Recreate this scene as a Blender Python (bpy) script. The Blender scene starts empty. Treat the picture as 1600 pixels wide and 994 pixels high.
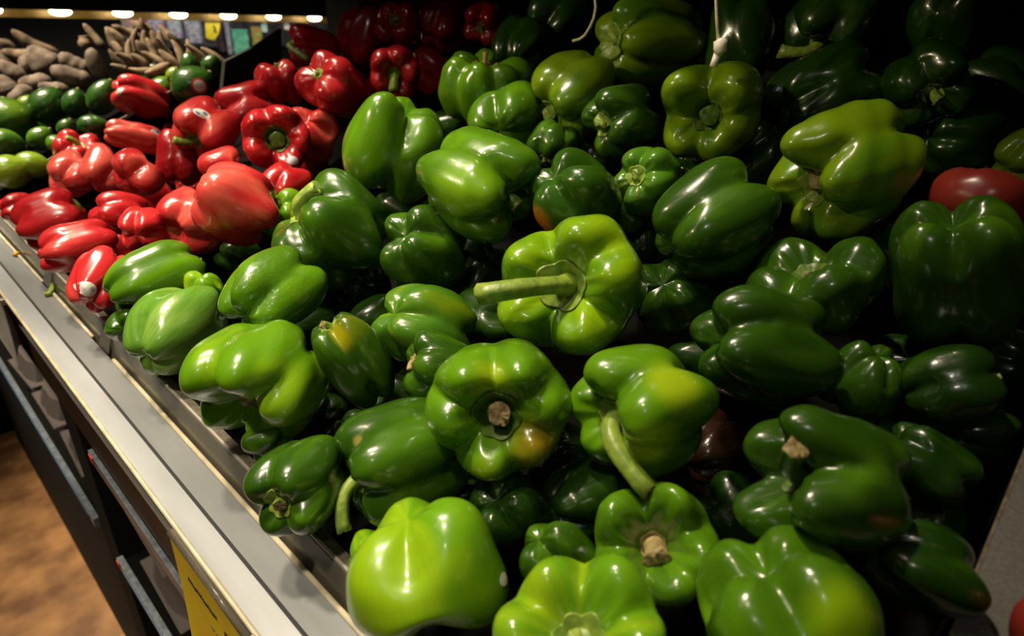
import bpy, bmesh, math, random
import numpy as np
from mathutils import Vector, Matrix
from mathutils.bvhtree import BVHTree

# ------------------------------------------------------------------ camera
S = 1.15                      # scene scale (metres per measured unit)
CAMZ = 1.25                   # the camera is held 1.25 m above the floor
F = 967.0                     # focal length in pixels of the 1600 x 994 frame
def _n(v): return v / np.linalg.norm(v)
_X = _n(np.array([1000., 437., -967.]))          # depth of the shelf, in camera axes
_Y = np.array([-1170., 539., -967.]); _Y = _n(_Y - _X * _Y.dot(_X))   # along the aisle
_Z = np.cross(_X, _Y)
W2C = np.stack([_X, _Y, _Z], axis=1)
C2W = W2C.T
CAM = np.array([0., 0., CAMZ])
sc = bpy.context.scene
COL = sc.collection
cd = bpy.data.cameras.new('camera')
cam = bpy.data.objects.new('camera', cd); COL.objects.link(cam)
cd.sensor_width = 36.0; cd.lens = 36.0 * F / 1600.0
cd.clip_start = 0.01; cd.clip_end = 60
m = Matrix([list(r) for r in C2W]).to_4x4(); m.translation = Vector(CAM)
cam.matrix_world = m
cd.dof.use_dof = True; cd.dof.focus_distance = 0.46; cd.dof.aperture_fstop = 7.0
sc.camera = cam

# ------------------------------------------------------------------ light
sc.view_settings.view_transform = 'Standard'; sc.view_settings.look = 'None'
sc.view_settings.gamma = 1.0; sc.view_settings.use_curve_mapping = False
sc.view_settings.exposure = 0.15
w = bpy.data.worlds.new('store_ambient'); sc.world = w; w.use_nodes = True
w.node_tree.nodes['Background'].inputs[0].default_value = (1.0, 0.86, 0.68, 1)
w.node_tree.nodes['Background'].inputs[1].default_value = 0.006

def P(x, y, z):               # measured units relative to the camera -> world metres
    return Vector((S * x, S * y, CAMZ + S * z))
def lamp(name, loc, aim, size, energy, col=(1.0, 0.83, 0.6), spread=180, sy=None):
    l = bpy.data.lights.new(name, 'AREA'); l.shape = 'RECTANGLE' if sy else 'DISK'
    l.size = size; l.energy = energy; l.color = col; l.spread = math.radians(spread)
    if sy: l.size_y = sy
    o = bpy.data.objects.new(name, l); COL.objects.link(o); o.location = P(*loc)
    o.rotation_euler = (P(*aim) - P(*loc)).to_track_quat('-Z', 'Y').to_euler()
    return o
def spot(name, loc, aim, cone, energy, col=(1.0, 0.84, 0.60), blend=.7, rad=.075):
    l = bpy.data.lights.new(name, 'SPOT'); l.energy = energy; l.color = col; l.spot_size = math.radians(cone); l.spot_blend = blend
    l.shadow_soft_size = rad
    o = bpy.data.objects.new(name, l); COL.objects.link(o); o.location = P(*loc)
    o.rotation_euler = (P(*aim) - P(*loc)).to_track_quat('-Z', 'Y').to_euler()
    return o
# ceiling spots over the aisle, each aimed at a stretch of the display
spot('ceiling_spot', (0.02, 0.78, 1.50), (0.16, 0.28, -0.22), 30, 140)
spot('ceiling_spot', (-0.22, 0.95, 1.50), (0.17, 0.42, -0.22), 25, 80)
spot('ceiling_spot', (0.00, 1.30, 1.50), (0.20, 0.80, -0.20), 30, 155)
spot('ceiling_spot', (-0.30, 1.70, 1.50), (0.28, 1.35, -0.18), 36, 400)
spot('ceiling_spot', (-0.50, 0.30, 1.50), (-0.16, 0.60, -0.90), 46, 130)
# lamps across the aisle reach in under the canopy
spot('aisle_spot', (-1.00, 0.95, 0.66), (0.50, 0.34, -0.08), 21, 58, (1.0, 0.84, 0.50), .9, .05)
lamp('aisle_lamp', (-0.80, -0.35, 1.05), (0.4, 0.1, -0.1), 0.09, 0.8, (1.0, 0.92, 0.78), 120)
lamp('aisle_tube', (-0.75, 0.90, 1.60), (0.3, 0.4, -0.2), 0.06, 1.3, (1.0, 0.94, 0.84), 130, 1.3)
lamp('far_fill_light', (1.05, 1.95, 0.75), (1.0, 2.7, -0.1), 0.3, 9, (1.0, 0.95, 0.9), 150)  # added fill that brightens the distant packages, not a store fixture
# ------------------------------------------------------------------ helpers
def ray(px, py):              # world vector of a pixel, one unit of depth long
    return C2W @ (np.array([px - 800., 497. - py, -F]) / F)
SL = 0.457                    # slope of the produce display, rising to the back
def pile_depth(px, py, off=0.0):
    r = ray(px, py)           # z = S*(-.284+off) + SL*x, relative to the camera
    return S * (-0.284 + off) / (r[2] - SL * r[0])
def link(o, parent=None):
    COL.objects.link(o)
    if parent is not None: o.parent = parent
    return o
def tag(o, label=None, cat=None, group=None, kind=None):
    if label: o['label'] = label
    if cat: o['category'] = cat
    if group: o['group'] = group
    if kind: o['kind'] = kind
    return o
def empty(name, loc, label=None, cat=None, group=None):
    o = bpy.data.objects.new(name, None); o.empty_display_size = 0.02
    o.location = loc; COL.objects.link(o)
    return tag(o, label, cat, group)
def mesh_obj(name, v, f, mat, parent=None, smooth=True, origin=None):
    me = bpy.data.meshes.new(name)
    v = np.asarray(v, float)
    if origin is not None: v = v - np.array(origin)
    me.from_pydata([tuple(p) for p in v], [], [tuple(int(i) for i in q) for q in f])
    me.update()
    if smooth: me.polygons.foreach_set('use_smooth', [True] * len(me.polygons))
    if mat is not None:
        for mm in (mat if isinstance(mat, (list, tuple)) else [mat]): me.materials.append(mm)
    o = bpy.data.objects.new(name, me); link(o, parent)
    if origin is not None and parent is None: o.location = origin
    return o
def bm_obj(name, bm, mat, parent=None, smooth=False):
    bmesh.ops.recalc_face_normals(bm, faces=bm.faces)
    me = bpy.data.meshes.new(name); bm.to_mesh(me); bm.free()
    if smooth: me.polygons.foreach_set('use_smooth', [True] * len(me.polygons))
    for mm in (mat if isinstance(mat, (list, tuple)) else [mat]): me.materials.append(mm)
    o = bpy.data.objects.new(name, me); return link(o, parent)
def local(o, p):              # move a parentless-built mesh (world coords) under an empty
    o.parent = p; o.matrix_parent_inverse = Matrix.Translation(-p.location)
    return o
def prism(name, prof, y0, y1, mat, parent, smooth=False, bev=0.0, segs=1):
    """extrude an (x, z) outline along the aisle from y0 to y1 (measured units)"""
    bm = bmesh.new()
    a = [bm.verts.new(P(x, y0, z)) for x, z in prof]
    b = [bm.verts.new(P(x, y1, z)) for x, z in prof]
    n = len(prof)
    bm.faces.new(a); bm.faces.new(b[::-1])
    for i in range(n): bm.faces.new((a[i], b[i], b[(i + 1) % n], a[(i + 1) % n]))
    if bev: bmesh.ops.bevel(bm, geom=list(bm.edges), offset=bev, segments=2, affect='EDGES', profile=0.5)
    o = bm_obj(name, bm, mat, None, smooth)
    if parent is not None: local(o, parent)
    return o
def box(name, x0, x1, y0, y1, z0, z1, mat, parent, bev=0.001):
    return prism(name, [(x0, z0), (x1, z0), (x1, z1), (x0, z1)], y0, y1, mat, parent, bev=bev)
def tube_mesh(pts, radii, n=10, cap=True):
    """rings along a polyline; returns verts, faces, index of the end cap"""
    pts = [np.asarray(p, float) for p in pts]
    V = []; Fc = []; up = None
    for i, p in enumerate(pts):
        t = _n(pts[min(i + 1, len(pts) - 1)] - pts[max(i - 1, 0)])
        if up is None:
            h = np.array([0, 0, 1.]) if abs(t[2]) < .9 else np.array([1., 0, 0])
            up = _n(h - t * h.dot(t))
        else: up = _n(up - t * up.dot(t))
        s = np.cross(t, up)
        for k in range(n):
            a = 2 * math.pi * k / n
            V.append(p + radii[i] * (math.cos(a) * up + math.sin(a) * s))
    for i in range(len(pts) - 1):
        for k in range(n):
            k2 = (k + 1) % n
            Fc.append((i * n + k, i * n + k2, (i + 1) * n + k2, (i + 1) * n + k))
    ends = []
    if cap:
        Fc.append(tuple(range(n - 1, -1, -1))); ends.append(len(Fc) - 1)
        o = (len(pts) - 1) * n
        Fc.append(tuple(o + k for k in range(n))); ends.append(len(Fc) - 1)
    return V, Fc, ends

# ------------------------------------------------------------------ materials
def mat(name, col, rough=0.5, metal=0.0, spec=0.5, **kw):
    mm = bpy.data.materials.new(name); mm.use_nodes = True
    b = mm.node_tree.nodes['Principled BSDF']
    b.inputs['Base Color'].default_value = (*col, 1); b.inputs['Roughness'].default_value = rough
    b.inputs['Metallic'].default_value = metal; b.inputs['Specular IOR Level'].default_value = spec
    for k, v in kw.items(): b.inputs[k.replace('_', ' ')].default_value = v
    return mm
def noisy(name, c1, c2, scale=40, rough=0.5, metal=0.0, bump=0.0, stretch=(1, 1, 1), lo=.35, hi=.65, detail=4, spec=.5):
    mm = mat(name, c1, rough, metal, spec); nt = mm.node_tree; N = nt.nodes; L = nt.links
    b = N['Principled BSDF']
    tc = N.new('ShaderNodeTexCoord'); mp = N.new('ShaderNodeMapping'); mp.inputs['Scale'].default_value = stretch
    L.new(tc.outputs['Object'], mp.inputs[0])
    nz = N.new('ShaderNodeTexNoise'); nz.inputs['Scale'].default_value = scale; nz.inputs['Detail'].default_value = detail
    L.new(mp.outputs[0], nz.inputs['Vector'])
    r = N.new('ShaderNodeMapRange'); r.inputs[1].default_value = lo; r.inputs[2].default_value = hi
    L.new(nz.outputs['Fac'], r.inputs[0])
    mx = N.new('ShaderNodeMix'); mx.data_type = 'RGBA'
    mx.inputs[6].default_value = (*c1, 1); mx.inputs[7].default_value = (*c2, 1)
    L.new(r.outputs[0], mx.inputs[0]); L.new(mx.outputs[2], b.inputs['Base Color'])
    if bump:
        bp = N.new('ShaderNodeBump'); bp.inputs['Strength'].default_value = bump; bp.inputs['Distance'].default_value = .002
        L.new(nz.outputs['Fac'], bp.inputs['Height']); L.new(bp.outputs[0], b.inputs['Normal'])
    return mm
def emit(name, col, strength):
    mm = mat(name, col, .4); b = mm.node_tree.nodes['Principled BSDF']
    b.inputs['Emission Color'].default_value = (*col, 1); b.inputs['Emission Strength'].default_value = strength
    return mm
M = {}
M['steel'] = noisy('brushed_steel', (.37, .39, .42), (.27, .285, .31), 30, .36, .15, stretch=(1, .15, 1))
M['steel2'] = noisy('dull_steel', (.225, .24, .255), (.16, .17, .18), 30, .36, .2, stretch=(1, .15, 1))
M['cream'] = noisy('cream_bead', (.52, .47, .34), (.38, .34, .23), 60, .4)
M['gap'] = mat('black_rubber', (.008, .008, .008), .7)
M['lip'] = noisy('grey_plastic', (.13, .115, .09), (.075, .065, .05), 300, .35)
M['lipedge'] = mat('pale_lip_edge', (.30, .28, .24), .3)
M['black'] = noisy('black_plastic', (.003, .003, .003), (.005, .005, .0045), 200, .8, spec=.04)
M['matblack'] = mat('matte_black', (.006, .006, .006), .8, spec=.2)
M['brown'] = noisy('brown_fascia', (.045, .022, .012), (.03, .015, .008), 60, .45)
M['trim'] = mat('metal_trim', (.5, .48, .45), .3, .8)
M['strip'] = noisy('price_strip_plastic', (.13, .15, .18), (.07, .085, .10), 120, .25)
M['redtab'] = mat('red_tab', (.6, .04, .02), .4)
M['bluetab'] = mat('blue_tab', (.05, .12, .22), .4)
M['yellow'] = noisy('yellow_card', (.72, .52, .01), (.62, .42, .01), 25, .5)
M['ink'] = mat('black_ink', (.03, .025, .01), .6)
M['divider'] = noisy('grey_divider', (.095, .09, .08), (.065, .06, .054), 500, .55, lo=.3, hi=.7)
M['divedge'] = noisy('worn_divider_edge', (.14, .10, .06), (.05, .036, .022), 300, .6)
M['floor'] = noisy('brown_stained_concrete', (.36, .18, .065), (.13, .056, .020), 11.0, .5, lo=.34, hi=.66, detail=12)
M['white'] = mat('white_plastic', (.85, .8, .72), .35)
M['tie'] = noisy('nylon_cord', (.75, .66, .52), (.6, .5, .38), 200, .4)
M['gold'] = noisy('warm_reflector', (.20, .13, .03), (.14, .09, .02), 60, .45, .3)
M['led'] = emit('led_lens', (1.0, .85, .55), 26)
g = mat('clear_acrylic', (.40, .37, .29), .12); b_ = g.node_tree.nodes['Principled BSDF']
b_.inputs['Transmission Weight'].default_value = .85; b_.inputs['IOR'].default_value = 1.3
M['acrylic'] = g
g = mat('clear_packaging', (.20, .17, .165), .25); b_ = g.node_tree.nodes['Principled BSDF']
b_.inputs['Transmission Weight'].default_value = .55; b_.inputs['IOR'].default_value = 1.25
M['clam'] = g

# ------------------------------------------------------------------ the setting
fl = box('floor', -3.0, 3.2, -1.5, 7.5, -CAMZ / S - .03, -CAMZ / S, M['floor'], None, 0)
tag(fl, kind='structure')
FZ = -CAMZ / S
wb = box('wall_back', 3.2, 3.3, -1.5, 7.5, FZ, 1.9, mat('dim_store_wall', (.12, .10, .08), .8), None, 0); tag(wb, kind='structure')
wf = box('wall_far', -3.0, 3.2, 7.5, 7.6, FZ, 1.9, mat('dim_far_wall', (.16, .14, .12), .8), None, 0); tag(wf, kind='structure')

# ---- produce display case
case = empty('produce_display_case', P(.3, .6, FZ), 'long dark produce display case holding the sloped pepper bins', 'display case')
def dz(x, o): return -0.284 + o + SL * x
YA, YB = -0.45, 1.84
for x1_, ya_, yb_ in ((.80, YA, 1.22), (.53, 1.22, YB)):
    prism('sloped_deck', [(.110, dz(.11, -.150)), (x1_, dz(x1_, -.150)), (x1_, dz(x1_, -.165)), (.110, dz(.11, -.165))], ya_, yb_, M['black'], case)
box('back_panel', .80, .83, YA, 1.30, -.40, .30, M['matblack'], case)
prism('canopy', [(.40, .115), (.86, .115), (.86, .175), (.40, .175)], YA, 1.22, M['matblack'], case)
box('canopy_edge_trim', .396, .400, YA, 1.22, .112, .178, M['trim'], case)
# fascia under the rail
box('fascia', .0765, .100, YA, YB, -.375, -.290, M['brown'], case)
box('drip_edge', .0735, .0765, YA, YB, -.322, -.3195, M['trim'], case, .0005)
box('kick_panel', .094, .120, YA, YB, FZ, -.575, M['matblack'], case)
box('inner_back', .46, .48, YA, YB, FZ, -.30, M['matblack'], case)
box('underside', .10, .46, YA, YB, -.395, -.382, M['matblack'], case)
for ya, yb in ((.645, .705), (-.45, -.42)):
    box('upright', .078, .115, ya, yb, FZ, -.375, M['matblack'], case)

# ---- front rail
rail = empty('shelf_front_rail', P(.095, .6, -.295), 'pale steel shelf rail along the front edge of the pepper display', 'rail')
prism('outer_price_channel', [(.0712, -.2845), (.0846, -.2806), (.0846, -.288), (.0712, -.290)], YA, YB, M['steel'], rail, bev=.0004)
prism('inner_strip', [(.0864, -.2803), (.1042, -.2798), (.1042, -.288), (.0864, -.288)], YA, YB, M['steel2'], rail, bev=.0004)
box('dark_gap', .0846, .0864, YA, YB, -.289, -.2835, M['gap'], rail, 0)
V, Fc, _ = tube_mesh([P(.0700, YA, -.2853), P(.0700, YB, -.2853)], [.0018] * 2, 10)
local(mesh_obj('outer_bead', V, Fc, M['cream'], None), rail)
for ya, yb in ((YA, .545), (.60, .74), (.765, YB)):
    V, Fc, _ = tube_mesh([P(.1050, ya, -.2790), P(.1050, yb, -.2790)], [.0019] * 2, 10)
    local(mesh_obj('inner_bead', V, Fc, M['cream'], None), rail)
for y in (.572, .752):
    prism('acrylic_bracket', [(.1050, -.2795), (.1065, -.2795), (.1135, -.2635), (.1115, -.2625)], y - .012, y + .012, M['acrylic'], rail, bev=.0004)
prism('acrylic_front', [(.1062, -.286), (.1078, -.286), (.1135, -.2625), (.1122, -.262)], YA, YB, M['acrylic'], rail)
prism('tray_lip', [(.1138, -.300), (.1190, -.300), (.1205, -.2612), (.1146, -.2602)], YA, YB, M['lip'], rail, bev=.0006)
prism('lip_edge', [(.1127, -.2635), (.1142, -.2632), (.1144, -.2595), (.1128, -.2600)], YA, YB, M['lipedge'], rail, bev=.0004)

# ---- bin dividers, across the case
def divider(y0, y1, off, x0, x1, label, edge=False, grey=False):
    t = empty('bin_divider', P((x0 + x1) / 2, (y0 + y1) / 2, dz((x0 + x1) / 2, -.148)), label, 'divider')
    prism('panel', [(x0, dz(x0, off) - .003), (x1, dz(x1, off) - .003), (x1, dz(x1, -.148)), (x0, dz(x0, -.148))], y0, y1, M['black'], t, bev=.0008)
    if grey:
        xm = .331
        prism('top_cap', [(x0, dz(x0, off)), (xm, dz(xm, off)), (xm, dz(xm, off) - .003), (x0, dz(x0, off) - .003)], y0, y1, M['divider'], t, bev=.0004)
        for yy in (y0 - .0008, y1 - .0004):
            prism('worn_edge', [(x0, dz(x0, off) + .0003), (xm, dz(xm, off) + .0003), (xm, dz(xm, off) - .004), (x0, dz(x0, off) - .004)], yy, yy + .0012, M['divedge'], t)
    return t
divider(-.041, -.0205, -.028, .125, .78, 'grey topped bin divider at the right edge of the green peppers', True, True)
divider(.618, .626, -.050, .124, .78, 'low black divider between the red and the green peppers')
dv = divider(1.010, 1.018, -.006, .124, .40, 'black bin divider between the red peppers and the avocados')
prism('rim', [(.124, dz(.124, -.005)), (.40, dz(.40, -.005)), (.40, dz(.40, -.009)), (.124, dz(.124, -.009))], 1.008, 1.0100, M['lipedge'], dv)
divider(1.215, 1.222, -.05, .124, .40, 'black bin divider between the avocados and the root vegetables')

# ---- lower shelf with clear boxes
def shelf(y0, y1, label):
    t = empty('lower_shelf', P(.2, (y0 + y1) / 2, -.575), label, 'shelf')
    box('deck', .080, .455, y0, y1, -.5745, -.565, M['black'], t)
    box('price_strip', .0735, .080, y0, y1, -.572, -.558, M['strip'], t, .0005)
    box('blue_insert', .0730, .0735, y0 + .02, y1 - .02, -.569, -.563, M['bluetab'], t, 0)
    box('red_tab', .0728, .0735, y1 - .007, y1, -.569, -.561, M['redtab'], t, 0)
shelf(-.40, .636, 'lower shelf with pale price strip under the yellow tag')
shelf(.715, 1.80, 'lower shelf with pale price strip at the far end of the case')
us = empty('upper_price_strip', P(.075, .1, -.390), 'pale blue price strip under the brown fascia', 'price strip')
box('channel', .0725, .0765, -.40, .580, -.389, -.3765, M['strip'], us, .0005)
box('red_tab', .0718, .0725, .568, .578, -.386, -.379, M['redtab'], us, 0)

def clamshell(x, y, z, sx, sy, szz, rz, label):
    o = P(x, y, z); t = empty('clamshell_box', o, label, 'plastic box', 'clear boxes on the lower shelf')
    t.rotation_euler = (0, 0, rz)
    for nm, z0, z1, k0, k1 in (('base', 0, .62, .86, 1), ('lid', .66, 1, 1, .84)):
        bm = bmesh.new(); r = []
        for zz, k in ((z0, k0), (z1, k1)):
            ring = []
            for a in range(24):
                an = 2 * math.pi * a / 24; c, s = math.cos(an), math.sin(an)
                q = (abs(c) ** 4 + abs(s) ** 4) ** -.25
                rib = 1 + .02 * (a % 2)
                ring.append(bm.verts.new((sx * c * q * k * rib, sy * s * q * k * rib, szz * zz)))
            r.append(ring)
        for i in range(24): bm.faces.new((r[0][i], r[0][(i + 1) % 24], r[1][(i + 1) % 24], r[1][i]))
        bm.faces.new(r[0][::-1]); bm.faces.new(r[1])
        bm_obj(nm, bm, M['clam'], t)
    bm = bmesh.new()
    bmesh.ops.create_cube(bm, size=1, matrix=Matrix.Diagonal((sx * 2.12, sy * 2.12, szz * .04, 1)))
    bmesh.ops.translate(bm, verts=bm.verts, vec=(0, 0, szz * .64))
    bmesh.ops.bevel(bm, geom=list(bm.edges), offset=szz * .015, segments=1, affect='EDGES')
    bm_obj('rim', bm, M['clam'], t)
where = ['nearer', 'farther']
for i, y in enumerate((.396, .518)):
    for k in range(2):
        clamshell(.136, y, -.5648 + .073 * k, .058, .062, .072, random.Random(i * 3 + k).uniform(-.06, .06),
                  f"{['lower', 'upper'][k]} clear clamshell box of the {where[i]} stack below the brown fascia")
for i, y in enumerate((.80, .93, 1.06)):
    clamshell(.136, y, -.5648, .058, .062, .085, .05 * (i - 1), f"{['nearest', 'middle', 'farthest'][i]} of three clear clamshell boxes on the far lower shelf")

# ---- tags hanging off the rail
def price_tag(y0, y1, hgt, mcard, label, marks):
    t = empty('price_tag', P(.067, (y0 + y1) / 2, -.2830 - hgt), label, 'price tag')
    V, Fc, _ = tube_mesh([P(.0664, y0, -.2850), P(.0664, y1, -.2850)], [.0026] * 2, 10)
    local(mesh_obj('holder_tube', V, Fc, M['acrylic'], None), t)
    box('clip', .0648, .0690, y0 - .004, y0 + .001, -.2895, -.2830, M['trim'], t, .0004)
    # slightly curled card
    bm = bmesh.new(); R_ = []
    for i in range(9):
        u = i / 8; row = []
        for dx in (0, .0006):
            row.append([bm.verts.new(P(.0655 - dx - .004 * u * u, yy, -.287 - hgt * u)) for yy in (y0 + .002, y1 - .001)])
        R_.append(row)
    for i in range(8):
        for s in (0, 1):
            a, b2 = R_[i][s], R_[i + 1][s]; bm.faces.new((a[0], a[1], b2[1], b2[0]))
        for e in (0, 1): bm.faces.new((R_[i][0][e], R_[i + 1][0][e], R_[i + 1][1][e], R_[i][1][e]))
    for e in (0, 8): bm.faces.new((R_[e][0][0], R_[e][0][1], R_[e][1][1], R_[e][1][0]))
    local(bm_obj('card', bm, mcard, None), t)
    for ya, yb, u, hh in marks:
        xx = .0648 - .004 * u * u
        local(box('printed_stroke', xx - .0003, xx, ya, yb, -.287 - hgt * u - hh, -.287 - hgt * u, M['ink'], None, 0), t)
rg = random.Random(4)
mk = []
yy = .304
while yy > .268:
    l = rg.uniform(.0012, .003); mk.append((yy - l, yy, .17 + rg.uniform(0, .01), .0035)); yy -= l + .0008
yy = .258
while yy > .240:
    l = rg.uniform(.001, .0022); mk.append((yy - l, yy, .20 + rg.uniform(0, .01), .0045)); yy -= l + .0009
yy = .280
while yy > .235:
    l = rg.uniform(.003, .006); mk.append((yy - l, yy, .36 + rg.uniform(0, .02), .0012)); yy -= l + .003
price_tag(.2246, .324, .10, M['yellow'], 'yellow price tag in a clear holder hanging from the steel rail', mk)
price_tag(.755, .86, .075, noisy('grey_card', (.42, .40, .37), (.3, .29, .27), 30, .5), 'grey price tag hanging from the far end of the rail', [])

# small scraps lying on the rail
def scrap(px, py, pts, rad, mm, label, nm, cat):
    V, Fc, _ = tube_mesh([P(*p) for p in pts], rad, 8)
    o = mesh_obj(nm, V, Fc, mm, None, origin=P(*pts[0])); tag(o, label, cat)
# ------------------------------------------------------------------ bell pepper builder
def skin(name, c1, c2=None, amt=.5, scale=16., streak=0., patch=None, seed=0, rough=.20, wrinkle=.10, wax=0.):
    """glossy skin: c1 with blotches of c2, long streaks, one ripening patch (pos, radius, colour)"""
    mm = mat(name, c1, rough); nt = mm.node_tree; N = nt.nodes; L = nt.links; b = N['Principled BSDF']
    b.inputs['Coat Weight'].default_value = .35; b.inputs['Coat Roughness'].default_value = .10
    at = N.new('ShaderNodeAttribute'); at.attribute_name = 'lp'
    tc = N.new('ShaderNodeTexCoord')
    mp = N.new('ShaderNodeMapping'); mp.inputs['Location'].default_value = (seed * 3.7 % 50, seed * 1.3 % 50, seed * 2.1 % 50)
    L.new(at.outputs['Vector'], mp.inputs[0])
    mp.inputs['Scale'].default_value = (1, 1, .45)
    nz = N.new('ShaderNodeTexNoise'); nz.inputs['Scale'].default_value = scale / 12.; nz.inputs['Detail'].default_value = 2
    L.new(mp.outputs[0], nz.inputs['Vector'])
    r = N.new('ShaderNodeMapRange'); r.interpolation_type = 'SMOOTHSTEP'
    r.inputs[1].default_value = .62 - .35 * amt; r.inputs[2].default_value = .80 - .25 * amt
    L.new(nz.outputs['Fac'], r.inputs[0])
    c2 = c2 or tuple(min(1, x * 1.7) for x in c1)
    mx = N.new('ShaderNodeMix'); mx.data_type = 'RGBA'
    mx.inputs[6].default_value = (*c1, 1); mx.inputs[7].default_value = (*c2, 1); L.new(r.outputs[0], mx.inputs[0])
    out = mx.outputs[2]
    # fine lengthwise mottling
    mp2 = N.new('ShaderNodeMapping'); mp2.inputs['Scale'].default_value = (9, 9, 1.0)
    mp2.inputs['Location'].default_value = (seed * 1.1, seed * .7, 0)
    L.new(at.outputs['Vector'], mp2.inputs[0])
    n2 = N.new('ShaderNodeTexNoise'); n2.inputs['Scale'].default_value = 1.6; n2.inputs['Detail'].default_value = 4
    L.new(mp2.outputs[0], n2.inputs['Vector'])
    r2 = N.new('ShaderNodeMapRange'); r2.inputs[1].default_value = .38; r2.inputs[2].default_value = .66
    r2.inputs[3].default_value = .0; r2.inputs[4].default_value = max(.16, streak)
    L.new(n2.outputs['Fac'], r2.inputs[0])
    mx2 = N.new('ShaderNodeMix'); mx2.data_type = 'RGBA'
    c3 = tuple(min(1., x * 2.2 + .05) for x in c1) if streak else tuple(x * .55 for x in c1)
    mx2.inputs[7].default_value = (*c3, 1); L.new(out, mx2.inputs[6]); L.new(r2.outputs[0], mx2.inputs[0])
    out = mx2.outputs[2]
    for pos, rad, colr in (patch or []):
        vm = N.new('ShaderNodeVectorMath'); vm.operation = 'DISTANCE'; vm.inputs[1].default_value = pos
        L.new(tc.outputs['Object'], vm.inputs[0])
        ad = N.new('ShaderNodeMath'); ad.operation = 'MULTIPLY_ADD'; ad.inputs[1].default_value = rad * .9; 
        n3 = N.new('ShaderNodeMath'); n3.operation = 'SUBTRACT'; n3.inputs[1].default_value = .5
        L.new(nz.outputs['Fac'], n3.inputs[0]); L.new(n3.outputs[0], ad.inputs[0]); L.new(vm.outputs['Value'], ad.inputs[2])
        rr = N.new('ShaderNodeMapRange'); rr.interpolation_type = 'SMOOTHSTEP'
        rr.inputs[1].default_value = rad * 1.15; rr.inputs[2].default_value = rad * .35
        L.new(ad.outputs[0], rr.inputs[0])
        m3 = N.new('ShaderNodeMix'); m3.data_type = 'RGBA'; m3.inputs[7].default_value = (*colr, 1)
        L.new(out, m3.inputs[6]); L.new(rr.outputs[0], m3.inputs[0]); out = m3.outputs[2]
    # sparse pale scratches and scars
    vo = N.new('ShaderNodeTexNoise'); vo.inputs['Scale'].default_value = 95; vo.inputs['Detail'].default_value = 1
    L.new(tc.outputs['Object'], vo.inputs['Vector'])
    r4 = N.new('ShaderNodeMapRange'); r4.inputs[1].default_value = .80; r4.inputs[2].default_value = .86; r4.inputs[4].default_value = .7
    L.new(vo.outputs['Fac'], r4.inputs[0])
    m4 = N.new('ShaderNodeMix'); m4.data_type = 'RGBA'; m4.inputs[7].default_value = (.42, .38, .16, 1)
    L.new(out, m4.inputs[6]); L.new(r4.outputs[0], m4.inputs[0]); L.new(m4.outputs[2], b.inputs['Base Color'])
    # faint uneven gloss and dimpled skin
    bn = N.new('ShaderNodeTexNoise'); bn.inputs['Scale'].default_value = 130; bn.inputs['Detail'].default_value = 3
    L.new(tc.outputs['Object'], bn.inputs['Vector'])
    bp = N.new('ShaderNodeBump'); bp.inputs['Strength'].default_value = wrinkle; bp.inputs['Distance'].default_value = .0015
    L.new(bn.outputs['Fac'], bp.inputs['Height']); L.new(bp.outputs[0], b.inputs['Normal']); L.new(bp.outputs[0], b.inputs['Coat Normal'])
    rr = N.new('ShaderNodeMapRange'); rr.inputs[1].default_value = .3; rr.inputs[2].default_value = .7
    rr.inputs[3].default_value = rough; rr.inputs[4].default_value = rough + .12
    L.new(n2.outputs['Fac'], rr.inputs[0]); L.new(rr.outputs[0], b.inputs['Roughness'])
    return mm
M['stem'] = noisy('green_stem', (.26, .36, .045), (.13, .22, .03), 160, .4, bump=.3)
M['stemdk'] = noisy('dark_green_stem', (.09, .165, .012), (.05, .105, .010), 160, .4, bump=.3)
M['stemdry'] = noisy('dry_stem', (.42, .34, .14), (.22, .16, .06), 160, .6, bump=.6)
M['stemcut'] = noisy('cut_stem_end', (.34, .27, .11), (.12, .08, .03), 260, .7, bump=.8)

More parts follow.
